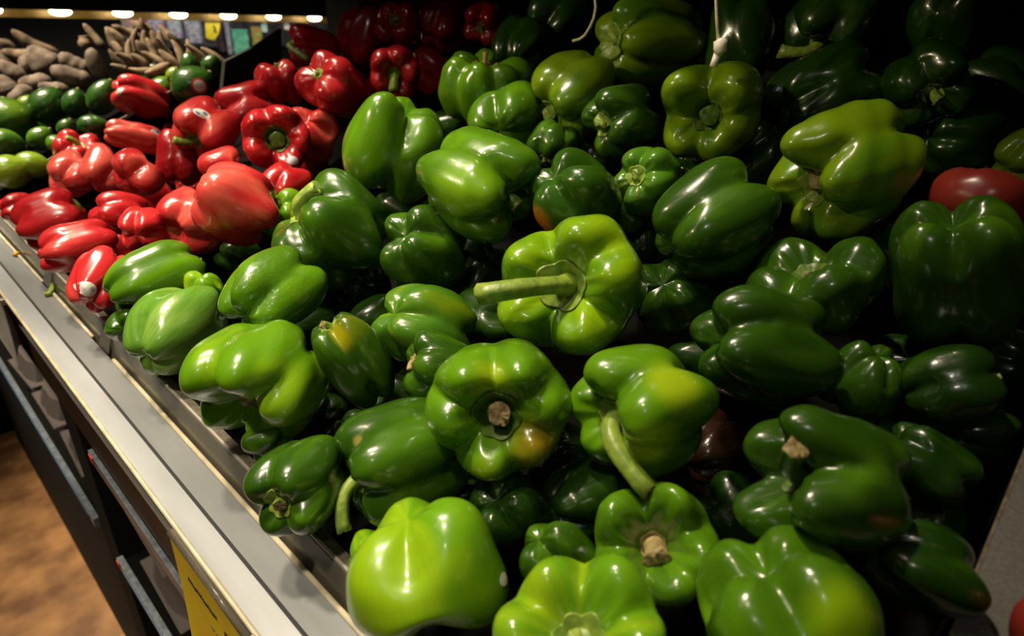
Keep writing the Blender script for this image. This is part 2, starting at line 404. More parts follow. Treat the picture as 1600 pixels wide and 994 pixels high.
class Shape:
    """unit bell pepper: radius about 1, stem along +z"""
    def __init__(s, lobes, H, seed=0, e=.68, dt=.30, db=.22, g=.45, taper=.06, bend=(0, 0), kt=.36, kb=.34, p=17.):
        s.p = p
        s.H = H; s.e = e; s.dt = dt; s.db = db; s.g = g; s.taper = taper; s.bend = bend; s.kt = kt; s.kb = kb
        r = random.Random(seed); s.L = []
        for q in lobes:
            q = tuple(q) + (None,) * (4 - len(q))
            s.L.append((math.radians(q[0]), 1.0 if q[1] is None else q[1],
                        r.uniform(-.08, .08) if q[2] is None else q[2], r.uniform(-.10, .10) if q[3] is None else q[3]))
        s.ph = [(r.uniform(0, 6.28), r.choice((2, 3, 4)), r.uniform(1, 3), r.uniform(.006, .018)) for _ in range(4)]
        s.fk = r.choice((9, 11, 12, 13)); s.fp = r.uniform(0, 6)
        s.n3 = [((r.gauss(0, f_), r.gauss(0, f_), r.gauss(0, f_)), r.uniform(0, 6.28), .036 / f_ ** .8) for f_ in (1.2, 1.6, 2.2, 3.0, 4.0, 6.0)]
        th = np.linspace(0, 2 * np.pi, 180, endpoint=False)
        s.nrm = 1.0; s.nrm = 1.0 / np.percentile(s.R(th)[0], 88)
    def R(s, th):
        rs = []
        n = len(s.L); d = {3: .45, 4: .50, 5: .56}.get(n, .62)
        c = {3: .58, 4: .52, 5: .47}.get(n, .42)
        for a, sz, _, _ in s.L:
            de = th - a; dd = d * sz; cc = c * (.5 + .5 * sz)
            disc = cc * cc - (dd * np.sin(de)) ** 2
            rs.append(np.where((disc > 0) & ((np.cos(de) > 0) | (dd < cc)), dd * np.cos(de) + np.sqrt(np.maximum(disc, 1e-6)), .2))
        rs = np.stack(rs); p = s.p
        t = (rs ** p); R = (t.sum(0) + .62 ** p) ** (1 / p)
        return R * s.nrm, t / t.sum(0)
    def pt(s, th, ph):
        th = np.asarray(th, float); ph = np.asarray(ph, float)
        R, w = s.R(th)
        rho = np.abs(np.sin(ph)) ** s.e; c = np.cos(ph); h = np.sign(c) * np.abs(c) ** s.e
        ht = sum(w[i] * q[2] for i, q in enumerate(s.L)); hb = sum(w[i] * q[3] for i, q in enumerate(s.L))
        end = np.abs(c) ** 2.0
        gm = s.g + (1.1 - s.g) * end
        Rg = 1 + (R - 1) * gm
        Rg = np.where(R > 1, 1 + (R - 1) * .9, Rg)
        rad = rho * Rg * (1 + s.taper * h)
        grv = np.clip(1 - R, -.05, .5)
        z = np.where(h > 0, h * (1 + ht * rho), h * (1 + hb * rho)) * s.H
        bump = np.clip(rho * 1.3, 0, 1) * np.clip(np.abs(h) * 1.6, 0, 1)
        z = z - np.where(h > 0, s.kt, -s.kb) * grv * 3.2 * bump
        # the stem hollow and the hollow at the blossom end
        z = z - np.where(h > 0, s.dt * 1.25 * np.exp(-(rho / .46) ** 2), 0) + np.where(h < 0, s.db * np.exp(-(rho / .36) ** 2), 0)
        fur = np.cos(s.fk * th + s.fp + 1.3 * np.sin(2 * th)) * np.exp(-((rho - .48) / .20) ** 2)
        z = z + fur * np.where(h > 0, -.016, .010)
        wob = sum(a * np.sin(k * th + p0 + m_ * h) for p0, k, m_, a in s.ph) * rho
        rad = rad * (1 + wob)
        q3 = np.stack([rad * np.cos(th), rad * np.sin(th), z], -1)
        ns = sum(a * np.sin(q3 @ np.array(k) + p0) for k, p0, a in s.n3)
        rad = rad * (1 + ns); z = z * (1 + ns * .8)
        x = rad * np.cos(th) + s.bend[0] * (h * h - .3); y = rad * np.sin(th) + s.bend[1] * (h * h - .3)
        return np.stack([x, y, z], -1), h

def place_frame(px, py, d):
    r = ray(px, py); c = CAM + r * d
    ez = -_n(r); upc = C2W @ np.array([0, 1., 0]); ey = _n(upc - ez * upc.dot(ez)); ex = np.cross(ey, ez)
    cosa = 1 / np.linalg.norm(r)
    return c, ex, ey, ez, d / F * math.sqrt(cosa)
def axes_for(axis, ex, ey, ez):
    a = _n(axis[0] * ex + axis[1] * ey + axis[2] * ez)
    u = ex if abs(a.dot(ez)) > .8 else ez
    u = _n(u - a * u.dot(a)); v = np.cross(a, u)
    return np.stack([u, v, a], 1)          # local -> world
def grid_faces(nv, nu):
    f = []
    for j in range(nv - 1):
        for i in range(nu):
            a = j * nu + i; b = j * nu + (i + 1) % nu
            f.append((a, a + nu, b + nu, b))
    return f
PEP = []
def sticker_on(root, body, px, py, rpx, d, mats, sq=.75, rot=0., nm='produce_sticker'):
    """a thin paper oval laid on the skin where the pixel's line of sight meets it"""
    me = body.data; off = np.array(root.location)
    bv = BVHTree.FromPolygons([tuple(Vector(v.co) + root.location) for v in me.vertices], [tuple(p.vertices) for p in me.polygons])
    r = _n(ray(px, py)); hit, nrm, _, _ = bv.ray_cast(Vector(CAM), Vector(r))
    if hit is None: print('STICKER MISS', root.name, px, py); return
    c, ex, ey, ez, mpp = place_frame(px, py, d); n = np.array(nrm)
    if n.dot(ez) < 0: n = -n
    t = _n(ex - n * ex.dot(n)); bt = np.cross(n, t)
    ca, sa = math.cos(rot), math.sin(rot); t, bt = t * ca + bt * sa, bt * ca - t * sa
    rad = rpx * mpp; V = []; Fc = []; rings, nn = 4, 20
    def proj(p):
        q = p + n * .02; h2, n2, _, _ = bv.ray_cast(Vector(q), Vector(-n), .05)
        return (np.array(h2) if h2 is not None else p) + n * .0005
    V.append(proj(np.array(hit)))
    for k in range(1, rings + 1):
        for i in range(nn):
            a = 2 * math.pi * i / nn
            V.append(proj(np.array(hit) + rad * k / rings * (math.cos(a) * t + math.sin(a) * sq * bt)))
    idx = []
    for i in range(nn): Fc.append((0, 1 + i, 1 + (i + 1) % nn)); idx.append(0)
    for k in range(rings - 1):
        for i in range(nn):
            a = 1 + k * nn + i; b = 1 + k * nn + (i + 1) % nn
            Fc.append((a, a + nn, b + nn, b)); idx.append(1 if (len(mats) > 1 and ((k == rings - 2) if mats[-1] == 'ring' else (i % 10 < 4 and k < rings - 2))) else 0)
    o = mesh_obj(nm, np.array(V) - off, Fc, [q for q in mats if q != 'ring'], root)
    for p, i in zip(o.data.polygons, idx): p.material_index = i
    return o

def pepper(label, px, py, D, L, axis, lobes, c1, c2=None, amt=.4, name='green_bell_pepper', cat='bell pepper', group='green bell peppers in the bin',
           stem=None, stemmat='stem', off=0., d=None, seed=None, patch=None, streak=0., cal=.25, cutmat='stemcut', bb=None, res=(80, 46), sticker=None, scale=16., wrinkle=.10, rough=.20, **kw):
    seed = len(PEP) + 11 if seed is None else seed
    if isinstance(lobes, tuple):
        n, spin = lobes; r = random.Random(seed)
        lobes = [(spin + 360. * i / n + r.uniform(-10, 10), r.uniform(.80, 1.12)) for i in range(n)]
    if bb:                    # settle centre, size and length so that the body has the measured extent
        tw, thh = bb[2] - bb[0], bb[3] - bb[1]; d0 = d if d else None
        t_, p_ = np.meshgrid(np.linspace(0, 2 * np.pi, 28, endpoint=False), np.linspace(.05, np.pi - .05, 20)); t_, p_ = t_.ravel(), p_.ravel()
        def extent(L_, px_, py_, D_):
            dd = pile_depth(px_, py_, off); c_, ex_, ey_, ez_, m_ = place_frame(px_, py_, dd)
            q_, _ = Shape(lobes, L_, seed, **kw).pt(t_, p_)
            w_ = (W2C @ (c_ + (axes_for(axis, ex_, ey_, ez_) @ (q_.T * D_ * m_ / 2)).T - CAM).T).T
            u_ = 800 + F * w_[:, 0] / -w_[:, 2]; v_ = 497 - F * w_[:, 1] / -w_[:, 2]
            return u_.min(), v_.min(), u_.max(), v_.max()
        best = None
        for kL in (.8, .86, .92, .97, 1.0, 1.04, 1.1, 1.16, 1.22):
            e_ = extent(L * kL, px, py, D); ar = (e_[2] - e_[0]) / (e_[3] - e_[1])
            cost = abs(math.log(ar / (tw / thh))) + .05 * abs(math.log(kL))
            if best is None or cost < best[0]: best = (cost, L * kL)
        L = best[1]
        for _ in range(4):
            e_ = extent(L, px, py, D)
            D *= math.sqrt(tw * thh / ((e_[2] - e_[0]) * (e_[3] - e_[1])))
            px += (bb[0] + bb[2] - e_[0] - e_[2]) / 2; py += (bb[1] + bb[3] - e_[1] - e_[3]) / 2
    if d is None: d = pile_depth(px, py, off)
    c, ex, ey, ez, mpp = place_frame(px, py, d)
    Rm = D * mpp / 2
    A = axes_for(axis, ex, ey, ez)
    sh = Shape(lobes, L, seed, **kw)
    nu, nv = res
    th = np.linspace(0, 2 * np.pi, nu, endpoint=False)
    ph = np.linspace(0.0, np.pi, nv); ph = ph - .16 * np.sin(2 * ph) * 0; ph[0] = .004; ph[-1] = np.pi - .004
    # points crowd to the ends where the profile is flat
    T, Ph = np.meshgrid(th, ph); pts, h = sh.pt(T.ravel(), Ph.ravel())
    W = c + (A @ (pts.T * Rm)).T
    zmin = W[:, 2].min(); org = np.array([c[0], c[1], zmin])
    root = empty(name, Vector(org), label, cat, group)
    fc = grid_faces(nv, nu); fc.append(tuple(range(nu))[::-1] if False else tuple(range(nu))); fc.append(tuple((nv - 1) * nu + i for i in range(nu))[::-1])
    pl = []
    for (dx, dy, dzz, rad, colr) in (patch or []):
        pl.append((tuple(c + (ex * dx + ey * dy + ez * dzz) * Rm - org), rad * Rm, colr))
    mm = skin('skin_' + name, c1, c2, amt, scale, streak, pl, seed, rough, wrinkle)
    body = mesh_obj('body', W - org, fc, mm, root)
    at = body.data.attributes.new('lp', 'FLOAT_VECTOR', 'POINT')
    lp = np.stack([np.cos(T.ravel()), np.sin(T.ravel()), h], -1).astype(np.float32)
    at.data.foreach_set('vector', lp.ravel())
    # calyx: a scalloped cap that follows the hollow
    if cal:
        r = random.Random(seed + 5); k = r.choice((5, 6, 6, 7)); ncal = 48; t2 = np.linspace(0, 2 * np.pi, ncal, endpoint=False)
        p0 = r.uniform(0, 6); sc_ = cal * (1 + .14 * np.abs(np.cos(k * t2 / 2 + p0)) + .05 * np.sin(2 * t2 + p0))
        rows = []; R1, _ = sh.R(t2)
        for q, lift in ((.02, .035), (.35, .035), (.7, .030), (.93, .036), (1.0, .026), (.97, -.03)):
            rr = sc_ * q
            p_, _ = sh.pt(t2, np.arcsin(np.clip(rr / R1, 0.001, .999) ** (1 / sh.e)))
            p_[:, 2] += lift; rows.append(p_)
        cw = c + (A @ (np.concatenate(rows).T * Rm)).T
        cf = grid_faces(len(rows), ncal); cf.append(tuple(range(ncal)))
        mesh_obj('calyx', cw - org, cf, M[stemmat], root)
    # stem
    base_l, _ = sh.pt(np.array([0.]), np.array([.004])); base = c + A @ (base_l[0] * Rm); a = A[:, 2]
    if stem is None: stem = (None, .22)
    if stem:
        if stem[0] is None:
            tip = base + a * Rm * stem[1] + ex * Rm * .06; rp = .085 * Rm
        else:
            tip = base + (ex * stem[0] + ey * stem[1] + ez * stem[2]) * mpp; rp = stem[3] * mpp / 2
        ln = np.linalg.norm(tip - base); ctl = base + a * min(ln * .55, Rm * .75)
        pp = []; rad = []; K = 12
        for i in range(K + 1):
            t = i / K; pp.append((1 - t) ** 2 * base + 2 * t * (1 - t) * ctl + t * t * tip)
            rad.append(rp * (1 + .75 * math.exp(-(t / .10) ** 2) + .12 * max(0, (t - .75) / .25) ** 2 + .05 * math.sin(9 * t + seed)))
        V, Fs, ends = tube_mesh(np.array(pp) - org, rad, 14)
        V = [np.array(v) for v in V]; r = random.Random(seed)
        for i, v in enumerate(V):           # shallow ribs
            k = i % 14; j = i // 14; ctr = np.array(pp[j]) - org
            V[i] = ctr + (v - ctr) * (1 + .07 * math.cos(k * 2 * math.pi * 5 / 14))
            if j == K: V[i] = V[i] + (V[i] - ctr) * r.uniform(-.15, .1) + _n(np.array(pp[-1]) - np.array(pp[-2])) * r.uniform(-.25, .25) * rp
        so = mesh_obj('stem', V, Fs, [M[stemmat], M[cutmat]], root)
        for e_ in ends: so.data.polygons[e_].material_index = 1
        ring = V[-14:]; ct = sum(ring) / 14.; tdir = _n(np.array(pp[-1]) - np.array(pp[-2]))
        cv = [ct + (q - ct) * .96 + tdir * rp * .03 for q in ring] + [ct + (q - ct) * .55 + tdir * rp * r.uniform(.02, .22) for q in ring] + [ct + tdir * rp * .02]
        cf = [(k, (k + 1) % 14, 14 + (k + 1) % 14, 14 + k) for k in range(14)] + [(14 + k, 14 + (k + 1) % 14, 28) for k in range(14)]
        mesh_obj('cut_end', cv, cf, M[cutmat], so)
    if sticker:
        for stp in sticker: sticker_on(root, body, stp[0], stp[1], stp[2], d, stp[3], *stp[4:])
    PEP.append((label, root, body, c, Rm, px, py, d))
    return root
# ------------------------------------------------------------------ the green peppers
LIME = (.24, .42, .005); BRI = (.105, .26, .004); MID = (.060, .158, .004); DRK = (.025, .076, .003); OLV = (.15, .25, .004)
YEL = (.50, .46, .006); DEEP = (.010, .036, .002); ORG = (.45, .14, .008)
WST = M['white']; BLUE = mat('sticker_blue', (.06, .2, .5), .5); GREYP = mat('sticker_grey', (.45, .45, .5), .5); REDP = mat('sticker_red', (.6, .03, .03), .5)
def G(*a, **k): return pepper(*a, **k)
# front row, along the rail
G('small dark green pepper peeking from under the pepper next to the red ones', 205, 508, 74, 1.0, (.3, .2, -.8), (3, 40), DRK, MID, off=-.012)
G('medium green pepper lying on its side beside the stickered red pepper', 243, 435, 118, 1.32, (.86, .42, -.2), [(10, 1.0), (110, .95), (215, 1.0), (300, .9)], MID, BRI, .55, dt=.2, taper=.1, off=.004, bb=(160, 375, 322, 495))
G('pale green pepper with dark lengthwise streaks at the front rail', 270, 520, 146, 1.0, (.55, .62, -.45), [(0, 1.0), (75, .9), (150, 1), (235, 1)], (.085, .21, .016), (.19, .31, .055), .5, streak=.12, wrinkle=.2, kb=.25, bb=(203, 435, 345, 598))
G('small green lobe of a pepper behind the streaked one', 322, 455, 62, 1.1, (.2, -.7, -.4), (3, 10), BRI, LIME, off=-.012)
G('wrinkled green pepper with a deep groove between two lobes', 428, 455, 150, 1.12, (.58, .52, -.45), [(35, 1.05), (-45, 1.0), (140, .95), (230, .95)], MID, BRI, .45, wrinkle=.45, kb=.36, off=.018, bb=(338, 385, 515, 525))
G('big glossy bright green pepper with a withered stem end, by the rail', 398, 593, 204, 1.0, (-.50, -.50, .52), [(95, 1.05, .1, .05), (30, 1.0, .12, .0), (-40, .95, .0, .0), (165, .95), (245, .85)], BRI, LIME, .42, stem=(12, 16, 12, 5), stemmat='stemdry', cal=.13, dt=.55, kt=.45, off=.006, patch=[(.25, -.1, .9, .55, (.19, .36, .008))], bb=(282, 498, 515, 700))
G('dark green pepper tucked under the big bright one at the rail', 416, 690, 70, 1.0, (-.6, -.3, -.2), (3, 20), MID, DRK, off=-.018)
G('green pepper with a yellow shoulder beside the big bright pepper', 543, 562, 118, 1.25, (-.50, .75, .25), [(40, .95, .05), (-50, 1.0), (130, 1), (220, 1)], DRK, MID, .3, stem=(-14, 6, 10, 12), cal=.25, patch=[(-.15, .75, .5, .62, YEL)], bb=(497, 472, 606, 655))
G('dark green pepper with a cut fresh stem touching the rail', 468, 752, 148, 1.12, (-.52, -.42, .60), [(20, 1), (110, 1), (-70, 1), (200, .9)], DRK, MID, .5, stem=(-6, -10, 14, 20), cal=.28, dt=.45, off=.004, bb=(390, 668, 535, 850))
G('dark green pepper with a drooping curved stem and brown scar', 628, 722, 176, 1.12, (-.86, -.30, .28), [(75, 1, .1), (10, 1.05, .08), (-60, 1), (150, 1), (225, .9)], DRK, MID, .55, stem=(-26, -78, 10, 20), cal=.22, off=-.016, patch=[(-.7, .35, .75, .11, (.20, .20, .05))], bb=(523, 620, 735, 826))
G('sliver of a light green pepper between the lime pepper and the rail', 584, 868, 84, 1.1, (-.3, .4, -.6), (3, 10), BRI, LIME, off=-.03)
G('lime green two-lobed pepper in front, without visible stem', 672, 895, 226, 1.02, (.20, -.74, -.45), [(-58, 1.10, 0, .22), (66, 1.0, 0, -.10), (180, 1.0)], (.23, .41, .006), (.125, .31, .006), .5, db=.12, kb=.30, p=5., g=.35, taper=.10, scale=13, off=.004, wrinkle=.03, rough=.24, sticker=[(786, 905, 13, [WST], .8, .4)], bb=(537, 780, 800, 1005))
# middle of the bin
G('green pepper with yellow lit cheek below the dark gap', 668, 512, 138, 1.15, (.62, -.25, -.4), [(30, 1), (-60, .95), (130, 1), (220, 1)], (.06, .18, .01), OLV, .5, off=-.024)
G('lobed dark green pepper peeking out behind the stem-on pepper', 686, 578, 112, 1.15, (-.75, .25, .3), [(75, 1.0), (0, 1), (150, .9), (-80, 1)], DRK, MID, .5, stem=(-8, -12, 8, 8), stemmat='stemdry', cal=.2, off=-.004)
G('green pepper seen stem-on with a cut stem stub and an orange flush', 779, 641, 222, .92, (-.03, -.22, .97), [(125, 1.03, .12), (62, 1.02, .12), (12, .98, 0), (-42, 1.0, 0), (-98, 1.0, 0), (188, .98, 0)], BRI, MID, .5, stem=(0, -3, 34, 32), stemmat='stemdk', cal=.30, dt=.62, kt=.42, off=.012, patch=[(.55, -.55, .6, .5, (.20, .155, .006)), (-.1, -.9, .4, .35, (.16, .20, .006)), (-.12, .35, .9, .3, (.26, .40, .008))], g=.36, bb=(667, 525, 890, 755))
G('bright green pepper facing us with a long pale stem pointing left', 893, 446, 226, .95, (-.30, .05, .95), [(68, 1.06, .02), (150, .98, .05), (215, 1.0, .02), (292, 1.05, .05), (5, 1.03, .05)], BRI, LIME, .5, stem=(-128, -12, 84, 27), cutmat='stem', cal=.30, dt=.56, kt=.45, off=.016, rough=.18, g=.36, bb=(778, 335, 1012, 555))
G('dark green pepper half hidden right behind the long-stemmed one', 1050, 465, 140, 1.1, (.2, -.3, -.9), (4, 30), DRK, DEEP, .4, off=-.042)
G('dark green pepper with yellow cheek and curved stem hanging down', 1012, 640, 206, 1.05, (-.70, -.22, .55), [(70, 1.0, .06), (-5, 1.08, .04), (150, .95), (205, .85, .15), (285, .9)], BRI, MID, .40, stem=(38, -108, 60, 30), cal=.25, dt=.56, kt=.42, off=.008, patch=[(.45, .35, .8, .5, (.30, .44, .008)), (.20, -.42, .9, .45, (.36, .46, .008))], bb=(888, 538, 1126, 750))
G('dark green pepper with a thick dry-tipped stem in a deep hollow', 1290, 752, 218, 1.02, (-.66, .08, .70), [(62, 1.05, .10), (-25, 1.0, .08), (-120, 1.0, .12), (150, .95, .08)], DRK, MID, .45, stem=(-18, 44, 108, 34), stemmat='stemdk', cal=.22, dt=.80, kt=.7, off=.012, g=.36, bb=(1135, 640, 1436, 862))
G('green pepper seen end-on with a chunky dried stem block', 1028, 852, 204, .85, (-.02, .10, .98), [(62, 1.05, .06), (148, 1.02, .06), (222, .98, 0), (-62, .98, .02), (-12, 1.0, .02)], MID, BRI, .6, stem=(4, -18, 44, 40), stemmat='stemdry', cal=.20, dt=.85, kt=.45, off=-.012, g=.36, bb=(922, 760, 1134, 945))
G('yellow-green pepper at the bottom edge with a broken stem', 908, 990, 290, .82, (-.08, .32, .93), [(52, 1.06, .12), (118, 1.0, .12), (180, 1.0, .06), (-10, 1.0, .05), (-70, 1), (235, 1)], (.12, .30, .006), (.26, .42, .008), .5, stem=(-6, 4, 26, 44), stemmat='stem', cutmat='stem', cal=.26, dt=.62, kt=.42, off=.014, patch=[(.1, .25, .8, .5, (.44, .50, .010))], g=.36, bb=(752, 880, 1060, 1140))
G('green three-lobed pepper with pale scars in the bottom right', 1235, 945, 300, .92, (.30, -.60, -.55), [(35, 1.05, 0, .08), (-45, 1.05, 0, .06), (140, 1.0, 0, .0), (-140, .95)], MID, BRI, .6, db=.40, kb=.42, p=10., off=.014, patch=[(.62, -.1, .8, .42, LIME), (-.30, .25, .9, .10, (.34, .40, .06)), (.02, .22, .9, .07, (.40, .42, .10))], bb=(1070, 835, 1400, 1090))
G('dark green pepper with soft sheen behind the yellow-green one', 868, 872, 128, 1.1, (.4, -.4, -.6), (3, 60), DRK, MID, .5, off=-.012)
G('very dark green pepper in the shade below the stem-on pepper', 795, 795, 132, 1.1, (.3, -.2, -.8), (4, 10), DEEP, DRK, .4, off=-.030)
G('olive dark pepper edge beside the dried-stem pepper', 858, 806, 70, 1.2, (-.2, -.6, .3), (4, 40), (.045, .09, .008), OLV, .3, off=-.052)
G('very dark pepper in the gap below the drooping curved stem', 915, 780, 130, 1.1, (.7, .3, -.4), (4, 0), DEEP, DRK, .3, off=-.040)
# right hand, shaded part
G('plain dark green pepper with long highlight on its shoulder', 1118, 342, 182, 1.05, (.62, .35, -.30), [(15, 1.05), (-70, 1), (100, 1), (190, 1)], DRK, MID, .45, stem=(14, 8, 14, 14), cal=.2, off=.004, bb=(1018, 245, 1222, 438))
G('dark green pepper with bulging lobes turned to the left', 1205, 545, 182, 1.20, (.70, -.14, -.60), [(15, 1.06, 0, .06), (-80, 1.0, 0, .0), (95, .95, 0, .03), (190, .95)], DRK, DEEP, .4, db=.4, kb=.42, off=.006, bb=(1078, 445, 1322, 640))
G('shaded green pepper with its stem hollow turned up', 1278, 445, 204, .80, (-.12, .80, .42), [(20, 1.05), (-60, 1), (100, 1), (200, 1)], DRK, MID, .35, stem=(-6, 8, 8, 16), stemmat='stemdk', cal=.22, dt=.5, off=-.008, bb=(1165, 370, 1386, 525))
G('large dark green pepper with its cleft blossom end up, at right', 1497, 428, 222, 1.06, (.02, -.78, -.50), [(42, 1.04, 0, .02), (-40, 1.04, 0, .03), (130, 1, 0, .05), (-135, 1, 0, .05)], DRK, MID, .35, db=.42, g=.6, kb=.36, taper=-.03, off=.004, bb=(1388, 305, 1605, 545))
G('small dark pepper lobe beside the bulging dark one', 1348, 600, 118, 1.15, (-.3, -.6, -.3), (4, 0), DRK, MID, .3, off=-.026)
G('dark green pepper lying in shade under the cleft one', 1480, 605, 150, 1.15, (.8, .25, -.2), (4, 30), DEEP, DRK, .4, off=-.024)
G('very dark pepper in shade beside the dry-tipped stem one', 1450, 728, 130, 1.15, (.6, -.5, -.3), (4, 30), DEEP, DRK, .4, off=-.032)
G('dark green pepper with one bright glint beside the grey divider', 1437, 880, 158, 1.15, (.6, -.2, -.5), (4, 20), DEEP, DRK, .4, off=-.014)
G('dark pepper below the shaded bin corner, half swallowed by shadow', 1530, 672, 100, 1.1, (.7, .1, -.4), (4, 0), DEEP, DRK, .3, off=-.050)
G('large light green pepper turned stem to the left, by the tomato', 1326, 266, 212, 1.10, (-.66, -.24, .58), [(62, 1.05, .1), (-12, 1.02, .06), (-85, .92, .05), (160, .95), (225, .9)], OLV, (.10, .26, .008), .45, stem=(-6, 4, 22, 34), cal=.26, dt=.60, kt=.55, off=.012, g=.25, cutmat='stemdry', bb=(1198, 155, 1450, 375))
G('green pepper showing its stem and four lobes under the hanging crimp', 1112, 176, 152, .98, (-.22, -.16, .95), [(40, 1.04), (130, 1.02), (225, .9), (-75, .88), (-20, .85)], OLV, MID, .45, stem=(0, -2, 26, 30), stemmat='stemdk', cal=.24, dt=.68, kt=.42, off=.006, g=.42, cutmat='stemdk', bb=(1033, 95, 1192, 252))
G('green pepper high in the back with a ringed stem scar', 1015, 66, 152, 1.18, (-.72, .10, .62), [(75, 1.0, .05), (5, 1.0, .05), (-65, .95), (150, .9), (220, .95)], OLV, MID, .5, stem=(3, 6, 6, 12), cal=.36, dt=.3, off=.006, bb=(927, -8, 1112, 142))
G('green pepper leaning left with a snapped stem under the cord', 893, 150, 124, 1.08, (-.66, -.48, .45), [(70, 1.0), (0, 1.05), (-70, .95), (160, .9)], OLV, MID, .4, stem=(-8, -4, 16, 20), cal=.3, dt=.36, kt=.42, cutmat='stem', bb=(830, 78, 965, 222))
G('dark green pepper with a pale broken stem at its left', 968, 192, 120, 1.05, (-.66, -.12, .60), [(60, 1.05), (-30, 1.0), (-110, .9), (150, .95)], DRK, MID, .4, stem=(-6, 6, 18, 24), stemmat='stem', cal=.28, dt=.45, kt=.42, off=-.004, cutmat='stem', bb=(908, 130, 1032, 250))
G('ribbed green pepper standing upright with a forked dry stem', 758, 135, 140, .84, (.10, .90, .22), [(-10, .98), (40, .98), (-62, .98), (95, 1), (180, 1), (235, 1)], BRI, MID, .5, stem=(2, 24, 4, 8), stemmat='stemdry', cal=.24, g=1.0, bb=(686, 75, 834, 200))
G('smooth green pepper behind the big pale green one', 792, 186, 116, 1.0, (.2, .3, -.8), (3, 60), MID, BRI, .4, off=-.004)
G('large green pepper with a pale sheen and stub stem to the right', 745, 288, 178, 1.04, (.70, -.28, .52), [(10, 1.05, .05), (95, 1.0, .08), (-85, 1.05, .12), (180, .95)], MID, BRI, .6, stem=(18, -12, 10, 24), stemmat='stemdk', cal=.2, dt=.35, kt=.42, off=.014, patch=[(-.25, -.1, .95, .7, (.16, .33, .008))], bb=(650, 197, 844, 381))  # the pale patch is set in the skin colour
G('tall two-lobed glossy green pepper next to the red peppers', 610, 230, 138, 1.16, (-.30, -.85, -.25), [(38, 1.05, 0, .08), (-52, 1.02, 0, -.12), (170, .95), (-120, .9)], MID, BRI, .6, db=.4, kb=.42, off=.010, bb=(534, 143, 698, 318))
G('dark green pepper with its stem rising beside the red peppers', 518, 362, 172, 1.10, (-.72, .52, .22), [(10, 1.05), (85, 1.0), (-65, .95), (170, .95), (240, .9)], DRK, MID, .45, stem=(20, 40, 22, 24), stemmat='stem', cal=.24, dt=.3, off=-.004, cutmat='stem', bb=(428, 258, 605, 460))
G('green pepper partly hidden under the one with the rising stem', 452, 340, 84, 1.1, (-.5, .3, .5), (4, 0), BRI, MID, .4, stem=(6, 12, 8, 14), off=-.026)
G('dark green lobed pepper in the middle shade', 656, 392, 126, 1.10, (.55, -.35, -.55), [(10, 1.0), (-85, 1.0), (95, 1.0), (190, 1)], DRK, MID, .4, kb=.42, db=.35, off=-.022, bb=(593, 320, 730, 462))
G('dark green pepper with an orange patch on its left flank', 893, 305, 148, 1.05, (.45, -.5, -.5), [(-30, 1.05), (55, .95), (150, 1), (230, 1)], DRK, (.035, .12, .012), .5, kb=.36, off=.002, patch=[(-.72, -.55, .55, .42, ORG)], bb=(820, 237, 978, 375))
G('dark lobe of a pepper leaning on the orange-patched one', 966, 330, 76, 1.1, (.6, -.5, -.3), (3, 0), DRK, MID, .3, off=-.030)
G('small green pepper with a knobbly stem end in the middle back', 1014, 282, 118, .95, (-.42, .18, .85), [(35, 1.02), (110, 1), (190, .95), (265, 1), (330, 1)], (.07, .20, .01), OLV, .4, stem=(0, 2, 8, 20), cal=.28, dt=.4, kt=.42, off=-.008, g=.36, cutmat='stem', bb=(950, 235, 1076, 332))
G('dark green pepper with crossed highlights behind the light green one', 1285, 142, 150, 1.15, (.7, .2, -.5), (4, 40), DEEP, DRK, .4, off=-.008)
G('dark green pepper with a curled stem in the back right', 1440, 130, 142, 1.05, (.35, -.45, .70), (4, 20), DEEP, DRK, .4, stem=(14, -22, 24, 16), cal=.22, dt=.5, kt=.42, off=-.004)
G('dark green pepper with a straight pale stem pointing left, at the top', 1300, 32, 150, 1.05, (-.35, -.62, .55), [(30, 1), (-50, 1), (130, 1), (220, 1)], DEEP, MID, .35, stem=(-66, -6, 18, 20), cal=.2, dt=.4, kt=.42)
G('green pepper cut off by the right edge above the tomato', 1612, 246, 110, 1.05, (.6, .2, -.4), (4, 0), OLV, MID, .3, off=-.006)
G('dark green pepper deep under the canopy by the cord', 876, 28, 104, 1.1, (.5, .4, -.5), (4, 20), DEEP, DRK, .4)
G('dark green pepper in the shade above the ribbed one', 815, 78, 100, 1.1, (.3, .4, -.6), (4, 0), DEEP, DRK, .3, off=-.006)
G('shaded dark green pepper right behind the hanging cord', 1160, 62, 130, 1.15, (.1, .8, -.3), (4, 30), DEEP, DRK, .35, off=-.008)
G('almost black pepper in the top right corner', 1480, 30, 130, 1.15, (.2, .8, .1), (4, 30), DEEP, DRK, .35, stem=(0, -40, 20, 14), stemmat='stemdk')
G('small dark lobes under the snapped-stem pepper', 862, 225, 76, 1.0, (-.3, -.6, .2), (4, 0), DRK, MID, .4, off=-.016)
